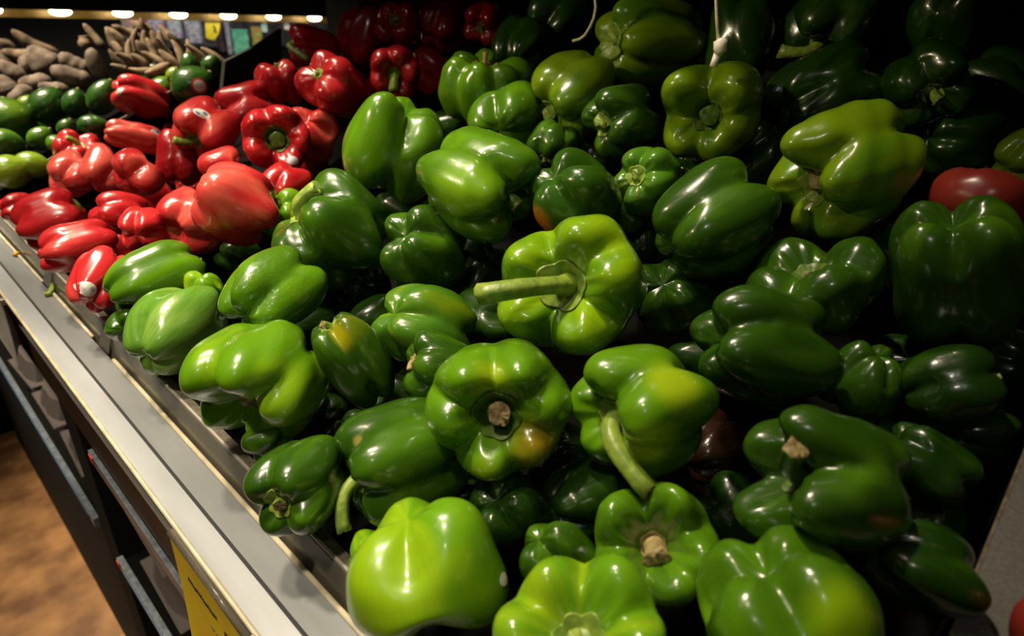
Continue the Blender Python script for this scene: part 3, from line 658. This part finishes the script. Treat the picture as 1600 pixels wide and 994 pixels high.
# peppers glimpsed deep in the gaps
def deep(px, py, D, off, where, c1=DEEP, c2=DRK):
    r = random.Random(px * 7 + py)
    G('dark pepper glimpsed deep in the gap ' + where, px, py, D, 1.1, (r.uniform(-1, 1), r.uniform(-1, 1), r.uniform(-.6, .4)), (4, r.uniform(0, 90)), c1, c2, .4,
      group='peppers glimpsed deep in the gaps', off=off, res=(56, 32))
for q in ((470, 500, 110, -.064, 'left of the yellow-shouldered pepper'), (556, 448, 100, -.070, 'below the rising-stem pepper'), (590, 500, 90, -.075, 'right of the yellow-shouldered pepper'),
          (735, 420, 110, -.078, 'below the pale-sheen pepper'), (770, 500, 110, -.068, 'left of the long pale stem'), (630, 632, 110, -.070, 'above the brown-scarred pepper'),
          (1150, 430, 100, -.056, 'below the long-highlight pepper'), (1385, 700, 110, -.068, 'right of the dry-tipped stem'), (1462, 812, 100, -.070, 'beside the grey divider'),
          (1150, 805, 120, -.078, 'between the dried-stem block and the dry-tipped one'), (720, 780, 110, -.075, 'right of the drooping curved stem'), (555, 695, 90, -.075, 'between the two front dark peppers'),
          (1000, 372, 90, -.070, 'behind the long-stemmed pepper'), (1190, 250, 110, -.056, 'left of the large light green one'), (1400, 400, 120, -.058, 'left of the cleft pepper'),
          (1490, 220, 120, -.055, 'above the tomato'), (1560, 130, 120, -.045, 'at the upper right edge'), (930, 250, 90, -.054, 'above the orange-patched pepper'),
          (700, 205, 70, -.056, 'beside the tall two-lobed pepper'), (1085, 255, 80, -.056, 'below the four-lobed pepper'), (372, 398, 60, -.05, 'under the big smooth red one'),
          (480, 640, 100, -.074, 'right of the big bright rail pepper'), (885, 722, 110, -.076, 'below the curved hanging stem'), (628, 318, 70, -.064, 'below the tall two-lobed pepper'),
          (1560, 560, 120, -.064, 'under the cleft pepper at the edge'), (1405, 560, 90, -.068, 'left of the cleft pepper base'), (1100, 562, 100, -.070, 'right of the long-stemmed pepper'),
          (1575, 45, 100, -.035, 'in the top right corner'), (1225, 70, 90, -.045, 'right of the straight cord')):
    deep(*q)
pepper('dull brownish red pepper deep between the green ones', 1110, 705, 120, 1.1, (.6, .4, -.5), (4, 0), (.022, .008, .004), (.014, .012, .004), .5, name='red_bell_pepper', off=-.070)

# ------------------------------------------------------------------ the red peppers
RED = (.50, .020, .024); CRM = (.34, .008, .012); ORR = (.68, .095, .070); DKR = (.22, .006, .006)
def Rd(label, *a, **k):
    k.setdefault('res', (64, 38)); k.setdefault('stem', (None, .25)); k.setdefault('stemmat', 'stem')
    return pepper(label, *a, name='red_bell_pepper', group='red bell peppers in the bin', **k)
Rd('red pepper at the far end of the red pile, against the avocados', 221, 157, 84, 1.14, (.75, -.25, -.3), [(10, 1), (-80, 1), (100, 1), (190, 1)], RED, ORR, .3, sticker=[(186, 143, 8, [WST], .6, .8)], bb=(173, 115, 270, 197))
Rd('red pepper with a white and blue sticker and drooping green stem', 325, 200, 92, 1.08, (-.45, -.50, .50), [(60, 1.0), (-30, 1.05), (150, 1.0), (240, .9)], RED, ORR, .3, stem=(-34, -6, 16, 12), off=.012, cal=.26, dt=.4, kt=.42, sticker=[(315, 177, 13, [WST, BLUE], .55, -.3)], cutmat='stem', bb=(270, 147, 376, 255))
Rd('glossy red pepper facing us with a green stem button', 432, 215, 106, .95, (.0, .04, 1.0), [(75, 1.0), (150, 1.0), (215, 1.0), (-60, 1.05), (5, 1.0)], CRM, RED, .5, stem=(0, 0, 20, 24), stemmat='stemdk', cal=.30, dt=.72, kt=.45, off=.012, sticker=[(457, 250, 9, [GREYP], .8, 0.)], g=.36, cutmat='stemdk', bb=(376, 163, 487, 270))
Rd('orange-red pepper half hidden behind the stem button pepper', 494, 207, 86, 1.0, (.3, -.4, -.6), (3, 30), RED, ORR, .5, off=-.018)
Rd('tapered glossy red pepper with its crown turned left', 518, 130, 104, 1.18, (-.55, .45, .52), [(60, 1), (-20, 1), (140, 1), (220, 1)], RED, CRM, .4, cal=.16, stem=(-4, 4, 3, 6), dt=.25, taper=.22, off=.010, bb=(463, 75, 572, 188))
Rd('red pepper with striped glare left of the tapered one', 436, 128, 82, 1.0, (-.25, .85, .2), [(-30, 1), (50, 1), (140, 1), (230, 1)], RED, CRM, .4, cal=.2, off=-.002, bb=(397, 92, 475, 166))
Rd('red pepper with a tall thin green stem at the top of the pile', 490, 76, 72, 1.3, (-.85, .05, .3), (4, 30), CRM, RED, .4, stem=(22, -20, 34, 10), off=.0, cal=.2)
Rd('round red pepper facing us with a bent green stem, under the shelf', 617, 112, 86, 1.0, (-.05, -.12, .98), [(75, 1), (140, 1), (210, .95), (-60, 1), (10, 1)], CRM, RED, .4, stem=(-3, -26, 22, 14), stemmat='stem', cal=.22, dt=.6, kt=.42, off=.006, g=.36, cutmat='stem', bb=(573, 75, 662, 152))
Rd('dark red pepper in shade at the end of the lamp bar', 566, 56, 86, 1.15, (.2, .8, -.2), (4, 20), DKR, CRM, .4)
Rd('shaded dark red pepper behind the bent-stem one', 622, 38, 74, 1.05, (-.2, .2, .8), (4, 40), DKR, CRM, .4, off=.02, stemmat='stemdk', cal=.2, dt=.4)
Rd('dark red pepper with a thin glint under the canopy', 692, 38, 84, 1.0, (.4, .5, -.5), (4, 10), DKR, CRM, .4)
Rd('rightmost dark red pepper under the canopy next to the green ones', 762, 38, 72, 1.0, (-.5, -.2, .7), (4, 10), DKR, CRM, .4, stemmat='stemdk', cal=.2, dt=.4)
Rd('orange-red pepper lying flat with a small sticker', 208, 214, 62, 1.55, (.90, -.05, -.15), [(0, 1), (90, 1), (180, 1), (270, 1)], ORR, RED, .4, off=.006, sticker=[(243, 207, 9, [WST, BLUE], .6, .2)], bb=(160, 187, 258, 240))
Rd('small red pepper with an upright curved stem by the avocado bin', 123, 236, 78, .8, (.05, .80, .45), [(0, 1), (72, 1), (144, 1), (216, 1), (288, 1)], RED, CRM, .4, stem=(-18, 14, 8, 8), cal=.2, dt=.5)
Rd('orange-red pepper with a bright glare, left of a matte twin', 114, 275, 80, 1.0, (.4, .3, -.6), (3, 30), ORR, RED, .5, off=.008)
Rd('matte orange-red pepper between two others in the third row', 166, 270, 80, 1.0, (.2, .5, -.5), (3, 60), ORR, RED, .4, off=.004)
Rd('round red pepper in the centre of the red pile', 218, 270, 82, .98, (.4, .3, -.7), (3, 0), RED, ORR, .5, off=.012, bb=(175, 230, 258, 308))
Rd('red pepper standing below the drooping green stem', 283, 248, 76, 1.2, (.1, .8, -.2), (4, 30), CRM, RED, .5, off=-.014)
Rd('big smooth orange-red pepper in front of the red pile', 368, 318, 122, 1.02, (.80, -.32, -.12), [(-8, 1.12, 0, .05), (82, .95), (-95, .95), (178, 1)], RED, ORR, .6, db=.35, kb=.16, p=6., off=.016, taper=-.03, g=.3, bb=(297, 252, 436, 385))
Rd('orange-red pepper lobe peeking over the big smooth one', 352, 272, 84, .9, (.6, .3, -.3), (3, 30), RED, ORR, .5, off=-.002)
Rd('knobbly orange-red pepper under the big smooth one', 294, 348, 100, 1.02, (.55, .35, -.55), [(0, 1), (80, 1), (-85, 1), (180, 1)], RED, ORR, .65, db=.4, kb=.36, p=9., off=-.012, sticker=[(249, 352, 9, [WST, GREYP], .6, 1.2)], bb=(245, 290, 352, 402))
Rd('red pepper with folded end in the left middle', 192, 334, 76, 1.2, (.70, -.1, -.3), (3, 20), RED, CRM, .4, off=.004)
Rd('wrinkled glossy red pepper beside the knobbly one', 225, 358, 74, 1.0, (.3, .3, -.7), (4, 30), RED, CRM, .4, kb=.48, off=.006)
Rd('red pepper with a green curved stem pointing left of centre', 82, 345, 98, 1.18, (.72, .38, .10), [(0, 1.05), (-80, 1), (90, 1), (180, 1)], CRM, RED, .5, stem=(-14, 28, 10, 10), cal=.2, off=.006, bb=(15, 293, 148, 396))
Rd('long red pepper lying along the front rail', 122, 386, 74, 1.55, (.85, .30, -.15), [(0, 1), (90, 1), (180, 1), (270, 1)], RED, ORR, .3, off=.010, bb=(58, 342, 186, 426))
Rd('red pepper with a white oval sticker at the front rail', 158, 437, 98, 1.12, (.30, .70, -.40), [(-30, 1), (60, 1.05), (150, 1), (-120, 1)], RED, ORR, .4, off=.006, db=.3, sticker=[(137, 452, 14, [WST, GREYP], .85, -.6)], bb=(108, 378, 206, 495))
Rd('red pepper at the far left rail end', 28, 324, 52, 1.15, (.7, .2, -.3), (4, 30), CRM, RED, .4)
Rd('red pepper wedged behind the stickered drooping-stem one', 388, 172, 82, 1.1, (.8, .2, -.2), (3, 30), RED, CRM, .4, off=-.008)
Rd('red pepper at the edge of the green ones', 446, 292, 74, 1.1, (.4, .3, -.6), (4, 0), CRM, RED, .4, off=-.012)
def deepr(px, py, D, off, where):
    r = random.Random(px * 3 + py)
    pepper('dark red pepper glimpsed in the gap ' + where, px, py, D, 1.1, (r.uniform(-1, 1), r.uniform(-1, 1), r.uniform(-.6, .4)), (4, r.uniform(0, 90)), CRM, RED, .4,
      name='red_bell_pepper', group='peppers glimpsed in the gaps of the red pile', off=off, res=(48, 28))
for q in ((300, 312, 60, -.075, 'left of the big smooth one'), (240, 312, 70, -.056, 'below the round central one'), (180, 390, 74, -.05, 'behind the long front one'), (262, 196, 60, -.056, 'left of the sticker pepper'),
          (560, 150, 70, -.055, 'below the tapered one'), (672, 108, 76, -.05, 'right of the bent-stem one'), (480, 262, 66, -.055, 'below the half hidden orange-red one')):
    deepr(*q)
# ------------------------------------------------------------------ tomatoes
def tomato(label, px, py, D, off):
    d = pile_depth(px, py, off); c, ex, ey, ez, mpp = place_frame(px, py, d); Rm = D * mpp / 2
    A = axes_for((.2, .8, -.2), ex, ey, ez); sh = Shape([(i * 60., 1.0) for i in range(6)], .80, 3, e=.92, dt=.22, db=.05, g=.05, kt=.05, kb=.0, taper=0, p=4.)
    th = np.linspace(0, 2 * np.pi, 64, endpoint=False); ph = np.linspace(.004, np.pi - .004, 40)
    T, Ph = np.meshgrid(th, ph); pts, _ = sh.pt(T.ravel(), Ph.ravel()); W = c + (A @ (pts.T * Rm)).T
    org = np.array([c[0], c[1], W[:, 2].min()]); root = empty('tomato', Vector(org), label, 'tomato', 'stray red tomatoes')
    fc = grid_faces(40, 64); fc += [tuple(range(64)), tuple(39 * 64 + i for i in range(64))[::-1]]
    mesh_obj('body', W - org, fc, noisy('tomato_skin', (.27, .03, .02), (.20, .02, .014), 30, .28, lo=.3, hi=.7), root)
    V = []; Fc = []
    for k in range(5):
        a = k * 2 * math.pi / 5; b0 = len(V)
        for (rr, aa, zz) in ((.05, 0, .62), (.25, .25, .66), (.42, 0, .78), (.25, -.25, .66), (.25, 0, .69)):
            V.append(c + A @ (np.array([rr * math.cos(a + aa), rr * math.sin(a + aa), zz]) * Rm) - org)
        Fc += [(b0, b0 + 1, b0 + 4), (b0 + 1, b0 + 2, b0 + 4), (b0 + 2, b0 + 3, b0 + 4), (b0 + 3, b0, b0 + 4)]
    mesh_obj('sepals', V, Fc, M['stemdk'], root)
tomato('red tomato lying among the green peppers at the right edge', 1524, 318, 158, -.004)
tomato('orange-red tomato beyond the grey divider in the bottom right corner', 1668, 1008, 190, -.012)

# ------------------------------------------------------------------ avocados
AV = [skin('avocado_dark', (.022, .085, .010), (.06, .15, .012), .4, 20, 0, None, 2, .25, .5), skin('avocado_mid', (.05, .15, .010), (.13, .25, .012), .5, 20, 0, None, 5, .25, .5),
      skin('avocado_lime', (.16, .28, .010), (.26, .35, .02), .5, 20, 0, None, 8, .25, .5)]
def avocado(label, px, py, D, L, axis, k, off=0., sticker=None):
    d = pile_depth(px, py, off); c, ex, ey, ez, mpp = place_frame(px, py, d); Rm = D * mpp / 2; A = axes_for(axis, ex, ey, ez)
    nu, nv = 40, 28; th = np.linspace(0, 2 * np.pi, nu, endpoint=False); ph = np.linspace(.01, np.pi - .01, nv); T, Ph = np.meshgrid(th, ph); T = T.ravel(); Ph = Ph.ravel()
    h = np.cos(Ph); rho = np.sin(Ph) * (1 - .16 * np.clip(h + .2, 0, 2) ** 1.5)
    pts = np.stack([rho * np.cos(T), rho * np.sin(T), h * L], -1); W = c + (A @ (pts.T * Rm)).T
    org = np.array([c[0], c[1], W[:, 2].min()]); root = empty('avocado', Vector(org), label, 'avocado', 'green avocados behind the red peppers')
    fc = grid_faces(nv, nu); fc += [tuple(range(nu)), tuple((nv - 1) * nu + i for i in range(nu))[::-1]]
    body = mesh_obj('body', W - org, fc, AV[k], root)
    at = body.data.attributes.new('lp', 'FLOAT_VECTOR', 'POINT'); at.data.foreach_set('vector', np.stack([np.cos(T), np.sin(T), h], -1).astype(np.float32).ravel())
    b0 = c + A[:, 2] * Rm * L * .95
    V, Fs, _ = tube_mesh([b0 - org, b0 + A[:, 2] * Rm * .10 - org, b0 + A[:, 2] * Rm * .16 - org], [.13 * Rm, .12 * Rm, .06 * Rm], 8)
    mesh_obj('stem_button', V, Fs, M['stemdry'], root)
    if sticker: sticker_on(root, body, *sticker[:3], d, *sticker[3:])
avocado('dark green avocado at the left edge in the upper row', 16, 188, 78, 1.15, (-.5, .5, -.2), 1, .004)
avocado('dark green avocado with a brown scar in the upper row', 76, 165, 60, 1.15, (.3, .75, .1), 0, .004)
avocado('small green avocado between the scarred one and the tall one', 118, 162, 42, 1.25, (.1, .8, .1), 0, -.004)
avocado('tall dark green avocado left of the farthest red pepper', 160, 152, 46, 1.45, (.3, .8, .1), 0, .006)
avocado('green avocado with a round red-rimmed sticker', 303, 135, 70, 1.05, (.5, .55, -.2), 0, .006, (312, 134, 13, [WST, REDP, 'ring'], .95, 0.))
avocado('small dark avocado on top, left of its round neighbour', 297, 100, 32, 1.15, (-.2, .8, .1), 0, .004)
avocado('round dark avocado on top at the right end of the pile', 330, 102, 32, 1.15, (.2, .7, .2), 0, .004)
avocado('pale lime avocado half hidden left of the stickered one', 272, 118, 26, 1.15, (.2, .7, .2), 2, -.004)
avocado('lime green avocado at the left edge in the front row', 18, 268, 60, 1.15, (.7, .2, -.2), 2, .004)
avocado('lime green avocado with a yellow tip in the front row', 52, 258, 46, 1.25, (.85, -.15, .2), 2, -.002)
avocado('green avocado at the left edge between the two rows', 10, 222, 46, 1.2, (.8, -.1, .1), 1, .0)
avocado('dark avocado in shade behind the yellow-tipped one', 64, 216, 40, 1.15, (.4, .6, .2), 1, -.008)
avocado('small dark avocado beside the small upright-stemmed red pepper', 104, 200, 30, 1.15, (.2, .7, .2), 0, .0)
avocado('green avocado lying behind the small upright-stemmed red pepper', 146, 196, 36, 1.35, (.9, .1, .1), 0, .002)
avocado('small green avocado touching the small upright-stemmed red pepper', 88, 226, 30, 1.15, (.4, -.6, .2), 1, -.004)
avocado('tiny lime avocado peeking between dark avocados at the left', 44, 164, 34, 1.15, (.4, .6, .2), 2, -.012)
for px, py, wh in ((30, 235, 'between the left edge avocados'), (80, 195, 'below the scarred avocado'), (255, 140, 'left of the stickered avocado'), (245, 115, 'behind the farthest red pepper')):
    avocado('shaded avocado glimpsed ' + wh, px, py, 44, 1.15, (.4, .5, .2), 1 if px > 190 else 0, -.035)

# ------------------------------------------------------------------ root vegetables
RT = [noisy('taro_skin', (.30, .235, .18), (.10, .072, .052), 45, .85, bump=.8), noisy('root_skin', (.36, .26, .16), (.11, .072, .045), 45, .85, bump=.8)]
CUT = mat('cut_root', (.68, .56, .40), .7)
def root_veg(name, label, px, py, ln, wd, ang, k, off=0., cat='root vegetable', group='root vegetables behind the avocados', tilt=0., cut=False, bend=.12, taper=.55):
    d = pile_depth(px, py, off); c, ex, ey, ez, mpp = place_frame(px, py, d); a = math.radians(ang)
    ax = _n(ex * math.cos(a) + ey * math.sin(a) + ez * tilt); sd = _n(np.cross(ez, ax)); n = 14; r = random.Random(px * 5 + py)
    pts = []; rad = []; ph = r.uniform(0, 6)
    for i in range(n + 1):
        t = i / n; s = t - .5
        pts.append(c + ax * s * ln * mpp + sd * bend * ln * mpp * (s * s * 4 - .5) * r.choice((1, 1)) )
        prof = max(.05, (1 - abs(2 * s) ** 3.2)) ** .5
        if cut and t > .5: prof = max(prof, .75)
        rad.append(wd * mpp / 2 * prof * (1 - (taper if not taper is None else .3) * max(0, -s) * 1.0) * (1 + .07 * math.sin(7 * t + ph) + r.uniform(-.04, .04)))
    V, Fs, ends = tube_mesh(pts, rad, 12)
    V = np.array(V); org = np.array([c[0], c[1], V[:, 2].min()])
    o = mesh_obj(name, V, Fs, [RT[k], CUT], None, origin=org)
    if cut: o.data.polygons[ends[1]].material_index = 1
    tag(o, label, cat, group)
taros = [((70, 95), 58, 50, -40, 'large round taro in the centre of the root pile', 0), ((55, 68), 72, 22, -18, 'long curved root lying across the top of the taro pile', 1),
  ((118, 100), 52, 34, -25, 'knobbly taro right of the large round one', 0), ((112, 118), 62, 36, -10, 'long taro lying in front of the knobbly one', 0), ((152, 100), 52, 30, -65, 'steep taro at the right end of the taro pile', 0),
  ((30, 85), 50, 24, 5, 'pale slim root left of the large round taro', 1), ((8, 92), 40, 34, 30, 'taro at the left edge in the middle row', 0), ((5, 73), 30, 26, 60, 'taro at the left edge in the top row', 0),
  ((22, 112), 50, 30, -35, 'taro with a pale cut side near the left edge', 0), ((55, 128), 50, 32, 20, 'taro low in the pile below the large round one', 0), ((12, 135), 40, 34, -60, 'taro at the left edge in the bottom row', 0),
  ((30, 148), 46, 30, 50, 'taro in the bottom row behind the lime avocado', 0), ((85, 138), 46, 26, 0, 'taro in the bottom row behind the scarred avocado', 0), ((132, 68), 26, 22, 90, 'root standing with a pale cut end up', 1), ((40, 100), 40, 26, 70, 'dark taro wedged left of the large round one', 0)]
for (p, ln, wd, an, lb, k) in taros:
    root_veg('taro' if k == 0 else 'root_vegetable', lb, p[0], p[1], ln, wd, an, k, .004 if k else 0., 'taro' if k == 0 else 'root vegetable', 'taro roots in the back left', cut=('cut end' in lb), bend=.10)
r = random.Random(21)
k = 0
ordn = ['first', 'second', 'third', 'fourth', 'fifth', 'sixth', 'seventh']; rows_ = ['top row', 'second row', 'third row', 'fourth row', 'stray right pair', 'lowest row']
for row, (y, xs, an) in enumerate(((56, (150, 180, 205, 235, 262), -35), (70, (178, 195, 212, 228, 246, 262, 280), -68), (82, (184, 206, 222, 238, 258, 278, 300), -62), (97, (186, 204, 224, 246, 268), -30), (88, (315, 340), -35), (108, (196, 222, 250), 15))):
    for x in xs:
        k += 1
        root_veg('ginger_root', f'thin finger root, {ordn[xs.index(x)]} from left in the {rows_[row]} of the heap', x + r.uniform(-4, 4), y + r.uniform(-3, 3), r.uniform(36, 56), r.uniform(11, 17), an + r.uniform(-22, 22), 1, r.uniform(-.012, .012), 'root vegetable', 'finger roots in the heap', tilt=r.uniform(-.2, .3), bend=r.uniform(-.12, .12))
root_veg('root_vegetable', 'pale cream root on top of the finger root heap', 222, 42, 34, 20, -12, 1, .01, cat='root vegetable', group=None, cut=True)

# ------------------------------------------------------------------ lamp bar over the roots
YL = 1.95; ZL = -.0295 * YL
lb = empty('shelf_light', P(.75, YL, ZL), 'black shelf edge with six glowing lamps over the root vegetables', 'shelf light')
box('housing', .05, 1.32, YL - .045, YL - .035, ZL + .008, ZL + .22, M['matblack'], lb)
box('reflector', .05, 1.32, YL - .035, YL + .05, ZL + .012, ZL + .018, M['gold'], lb)
box('rear_lip', .05, 1.32, YL + .05, YL + .056, ZL - .012, ZL + .02, M['gold'], lb)
for i in range(7):
    xc = (.240 + .0706 * i - .0706) * YL
    bm = bmesh.new(); bmesh.ops.create_uvsphere(bm, u_segments=16, v_segments=10, radius=1, matrix=Matrix.Diagonal((.027, .012, .010, 1)))
    bmesh.ops.translate(bm, verts=bm.verts, vec=P(xc, YL, ZL + .004)); local(bm_obj('lamp_lens', bm, M['led'], None, True), lb)

# ------------------------------------------------------------------ end case and goods in the distance
ec = empty('end_display_case', P(-.6, 2.1, FZ), 'dark display case standing across the end of the aisle', 'display case')
box('base', -1.3, .50, 1.90, 2.04, FZ, -.62, M['matblack'], ec); box('upper', -1.3, .05, 1.95, 2.04, -.62, -.35, M['black'], ec)
bs = empty('back_shelf', P(.9, 2.35, FZ), 'dark shelf wall behind the root vegetables', 'shelf')
box('dark_back', .05, .66, 2.16, 2.20, -.6, .4, M['matblack'], bs)
box('goods_shelf', .72, 2.4, 2.60, 3.05, -.24, -.21, M['black'], bs); box('front_ledge', .80, 2.4, 2.22, 2.52, -.235, -.208, M['black'], bs); box('rear', .5, 2.6, 3.08, 3.12, FZ, .5, noisy('distant_goods', (.10, .09, .09), (.03, .03, .035), 30, .6), bs); box('legs_panel', .72, 2.4, 2.56, 2.60, FZ, -.245, M['matblack'], bs)
def at_plane_y(px, py, Y):
    rr = ray(px, py); d = S * Y / rr[1]; return CAM + rr * d, d
def pack(name, label, x0, y0, x1, y1, Y, c1, c2, cat='package', bag=False, th=.035):
    a, d = at_plane_y((x0 + x1) / 2, y1, Y); wd = (x1 - x0) * d / F * .92; hg = (y1 - y0) * d / F
    bm = bmesh.new(); nz = 6; rings = []
    for j in range(nz + 1):
        t = j / nz; ring = []; kx = 1 - (.12 * math.sin(t * 9) ** 2 if bag else 0) ; ky = (1 - t * .8) if bag else 1
        for i in range(16):
            an = 2 * math.pi * i / 16; c_, s_ = math.cos(an), math.sin(an); q = (abs(c_) ** 5 + abs(s_) ** 5) ** -.2
            ring.append(bm.verts.new((wd / 2 * c_ * q * kx, th * s_ * q * ky, hg * t)))
        rings.append(ring)
    for j in range(nz):
        for i in range(16): bm.faces.new((rings[j][i], rings[j][(i + 1) % 16], rings[j + 1][(i + 1) % 16], rings[j + 1][i]))
    bm.faces.new(rings[0][::-1]); bm.faces.new(rings[-1])
    o = bm_obj(name, bm, noisy(name + '_print', c1, c2, 55, .4, lo=.45, hi=.55), None); o.location = a; o.rotation_euler = (0, 0, -.5)
    tag(o, label, cat)
pack('snack_package', 'pale blue and white package in the distance behind the roots', 228, 34, 260, 60, 2.7, (.55, .6, .75), (.5, .08, .10))
pack('snack_package', 'pink and red package in the distance left of the pale blue one', 196, 32, 222, 56, 2.72, (.65, .35, .32), (.7, .6, .55))
pack('snack_package', 'white and grey carton in the distance left of the yellow sign', 293, 36, 318, 66, 2.7, (.6, .58, .6), (.3, .32, .38), 'carton')
pack('snack_package', 'small teal and white package under the lamp bar', 264, 34, 286, 58, 2.7, (.55, .7, .7), (.5, .3, .45))
pack('green_bag', 'mint green plastic bag standing beyond the finger roots', 366, 50, 394, 92, 2.3, (.16, .55, .34), (.10, .40, .25), 'bag', True)
pack('slim_package', 'slim grey and white bottle left of the mint bag', 357, 36, 365, 84, 2.66, (.5, .5, .55), (.3, .3, .33), 'bottle')
pack('slim_package', 'dark wrapped package behind the yellow sign', 342, 36, 356, 80, 2.7, (.04, .03, .04), (.12, .05, .06))
pack('pale_blue_card', 'small pale blue card hanging beneath the lamp bar', 409, 33, 418, 50, 2.03, (.35, .6, .68), (.3, .5, .58), 'card', False, .002)
pack('white_card', 'small white card hanging beneath the last lamp', 444, 34, 453, 46, 2.03, (.62, .6, .64), (.5, .5, .55), 'card', False, .002)
pack('yellow_green_bag', 'yellow-green bag right of the mint bag', 396, 46, 414, 84, 2.36, (.28, .38, .05), (.35, .2, .05), 'bag', True)
# yellow sign hanging under the lamps
sg = empty('hanging_sign', Vector(at_plane_y(332, 62, 2.02)[0]), 'small yellow sign hanging in front of the distant packages', 'sign')
a0 = [Vector(at_plane_y(x, y, 2.02)[0]) for x, y in ((320, 28), (345, 28), (342, 52), (335, 63), (322, 60))]
bm = bmesh.new(); f1 = [bm.verts.new(p) for p in a0]; f2 = [bm.verts.new(p + Vector((0, .002, 0))) for p in a0]
bm.faces.new(f1); bm.faces.new(f2[::-1])
for i in range(5): bm.faces.new((f1[i], f1[(i + 1) % 5], f2[(i + 1) % 5], f2[i]))
local(bm_obj('card', bm, noisy('sign_yellow', (.75, .68, .04), (.62, .55, .03), 20, .5), None), sg)
V, Fs, _ = tube_mesh([Vector(at_plane_y(x, y, 2.017)[0]) for x, y in ((333, 41), (337, 44), (335, 48), (339, 51))], [.003] * 4, 6)
local(mesh_obj('printed_mark', V, Fs, M['ink'], None), sg)
# dark tray panel right of the mint bag
tp = empty('produce_tray', P(.62, 1.33, dz(.62, -.1)), 'dark tray panel behind the top red pepper', 'tray')
def quad_box(name, pix, Y, th, mm, par):
    p = [Vector(at_plane_y(x, y, Y)[0]) for x, y in pix]; bm = bmesh.new(); f1 = [bm.verts.new(q) for q in p]; f2 = [bm.verts.new(q + Vector((0, th, 0))) for q in p]; n = len(p)
    bm.faces.new(f1); bm.faces.new(f2[::-1])
    for i in range(n): bm.faces.new((f1[i], f1[(i + 1) % n], f2[(i + 1) % n], f2[i]))
    local(bm_obj(name, bm, mm, None), par)
quad_box('side_panel', ((345, 165), (440, 150), (440, 45), (400, 72), (352, 96)), 1.02, .012, noisy('mesh_tray', (.022, .022, .014), (.010, .010, .007), 400, .6), tp)

# ------------------------------------------------------------------ cords hanging from the canopy
def cord(label, pix, X, rad, crimp=False):
    pts = []
    for x, y in pix:
        rr = ray(x, y); pts.append(CAM + rr * (S * X / rr[0]))
    pts = [np.array([pts[0][0], pts[0][1], CAMZ + S * .116])] + pts
    t = empty('price_sign_cord', Vector(pts[-1]), label, 'cord')
    V, Fs, _ = tube_mesh(pts, [rad] * len(pts), 8); local(mesh_obj('strand', V, Fs, M['tie'], None), t)
    return t, pts
t1, _ = cord('pale cord hanging from above with a curled loose end', [(930, 0), (931, 12), (928, 28), (922, 42), (914, 55), (906, 61), (895, 64)], .47, .0014)
t2, pp = cord('straight white cord with a plastic crimp at its end', [(1119, 0), (1120, 30), (1122, 64)], .42, .0013)
def pxX(x, y, X): rr = ray(x, y); return CAM + rr * (S * X / rr[0])
V, Fs, _ = tube_mesh([pxX(1125, 61, .42), pxX(1126, 64, .42), pxX(1125, 78, .42), pxX(1121, 84, .42)], [.003, .0052, .0050, .0034], 12); local(mesh_obj('crimp', V, Fs, M['white'], None), t2)
V, Fs, _ = tube_mesh([pxX(1122, 82, .42), pxX(1117, 96, .42), pxX(1115, 103, .42), pxX(1115, 105, .42)], [.0030, .0028, .0032, .0016], 10); local(mesh_obj('crimp_tail', V, Fs, M['white'], None), t2)
# stem scrap and crumb lying on the rail
scrap(0, 0, [(.108, .735, -.2725), (.105, .728, -.2760), (.1015, .722, -.2770), (.0985, .724, -.2775)], [.0022, .0026, .0030, .0034], M['stem'], 'loose yellow-green pepper stem lying on the steel rail', 'stem_scrap', 'stem')
scrap(0, 0, [(.101, .870, -.2785), (.103, .866, -.2765), (.106, .868, -.2760)], [.002, .0035, .002], mat('orange_scrap', (.6, .3, .02), .5), 'orange scrap on the rail beside the red peppers', 'produce_scrap', 'scrap')
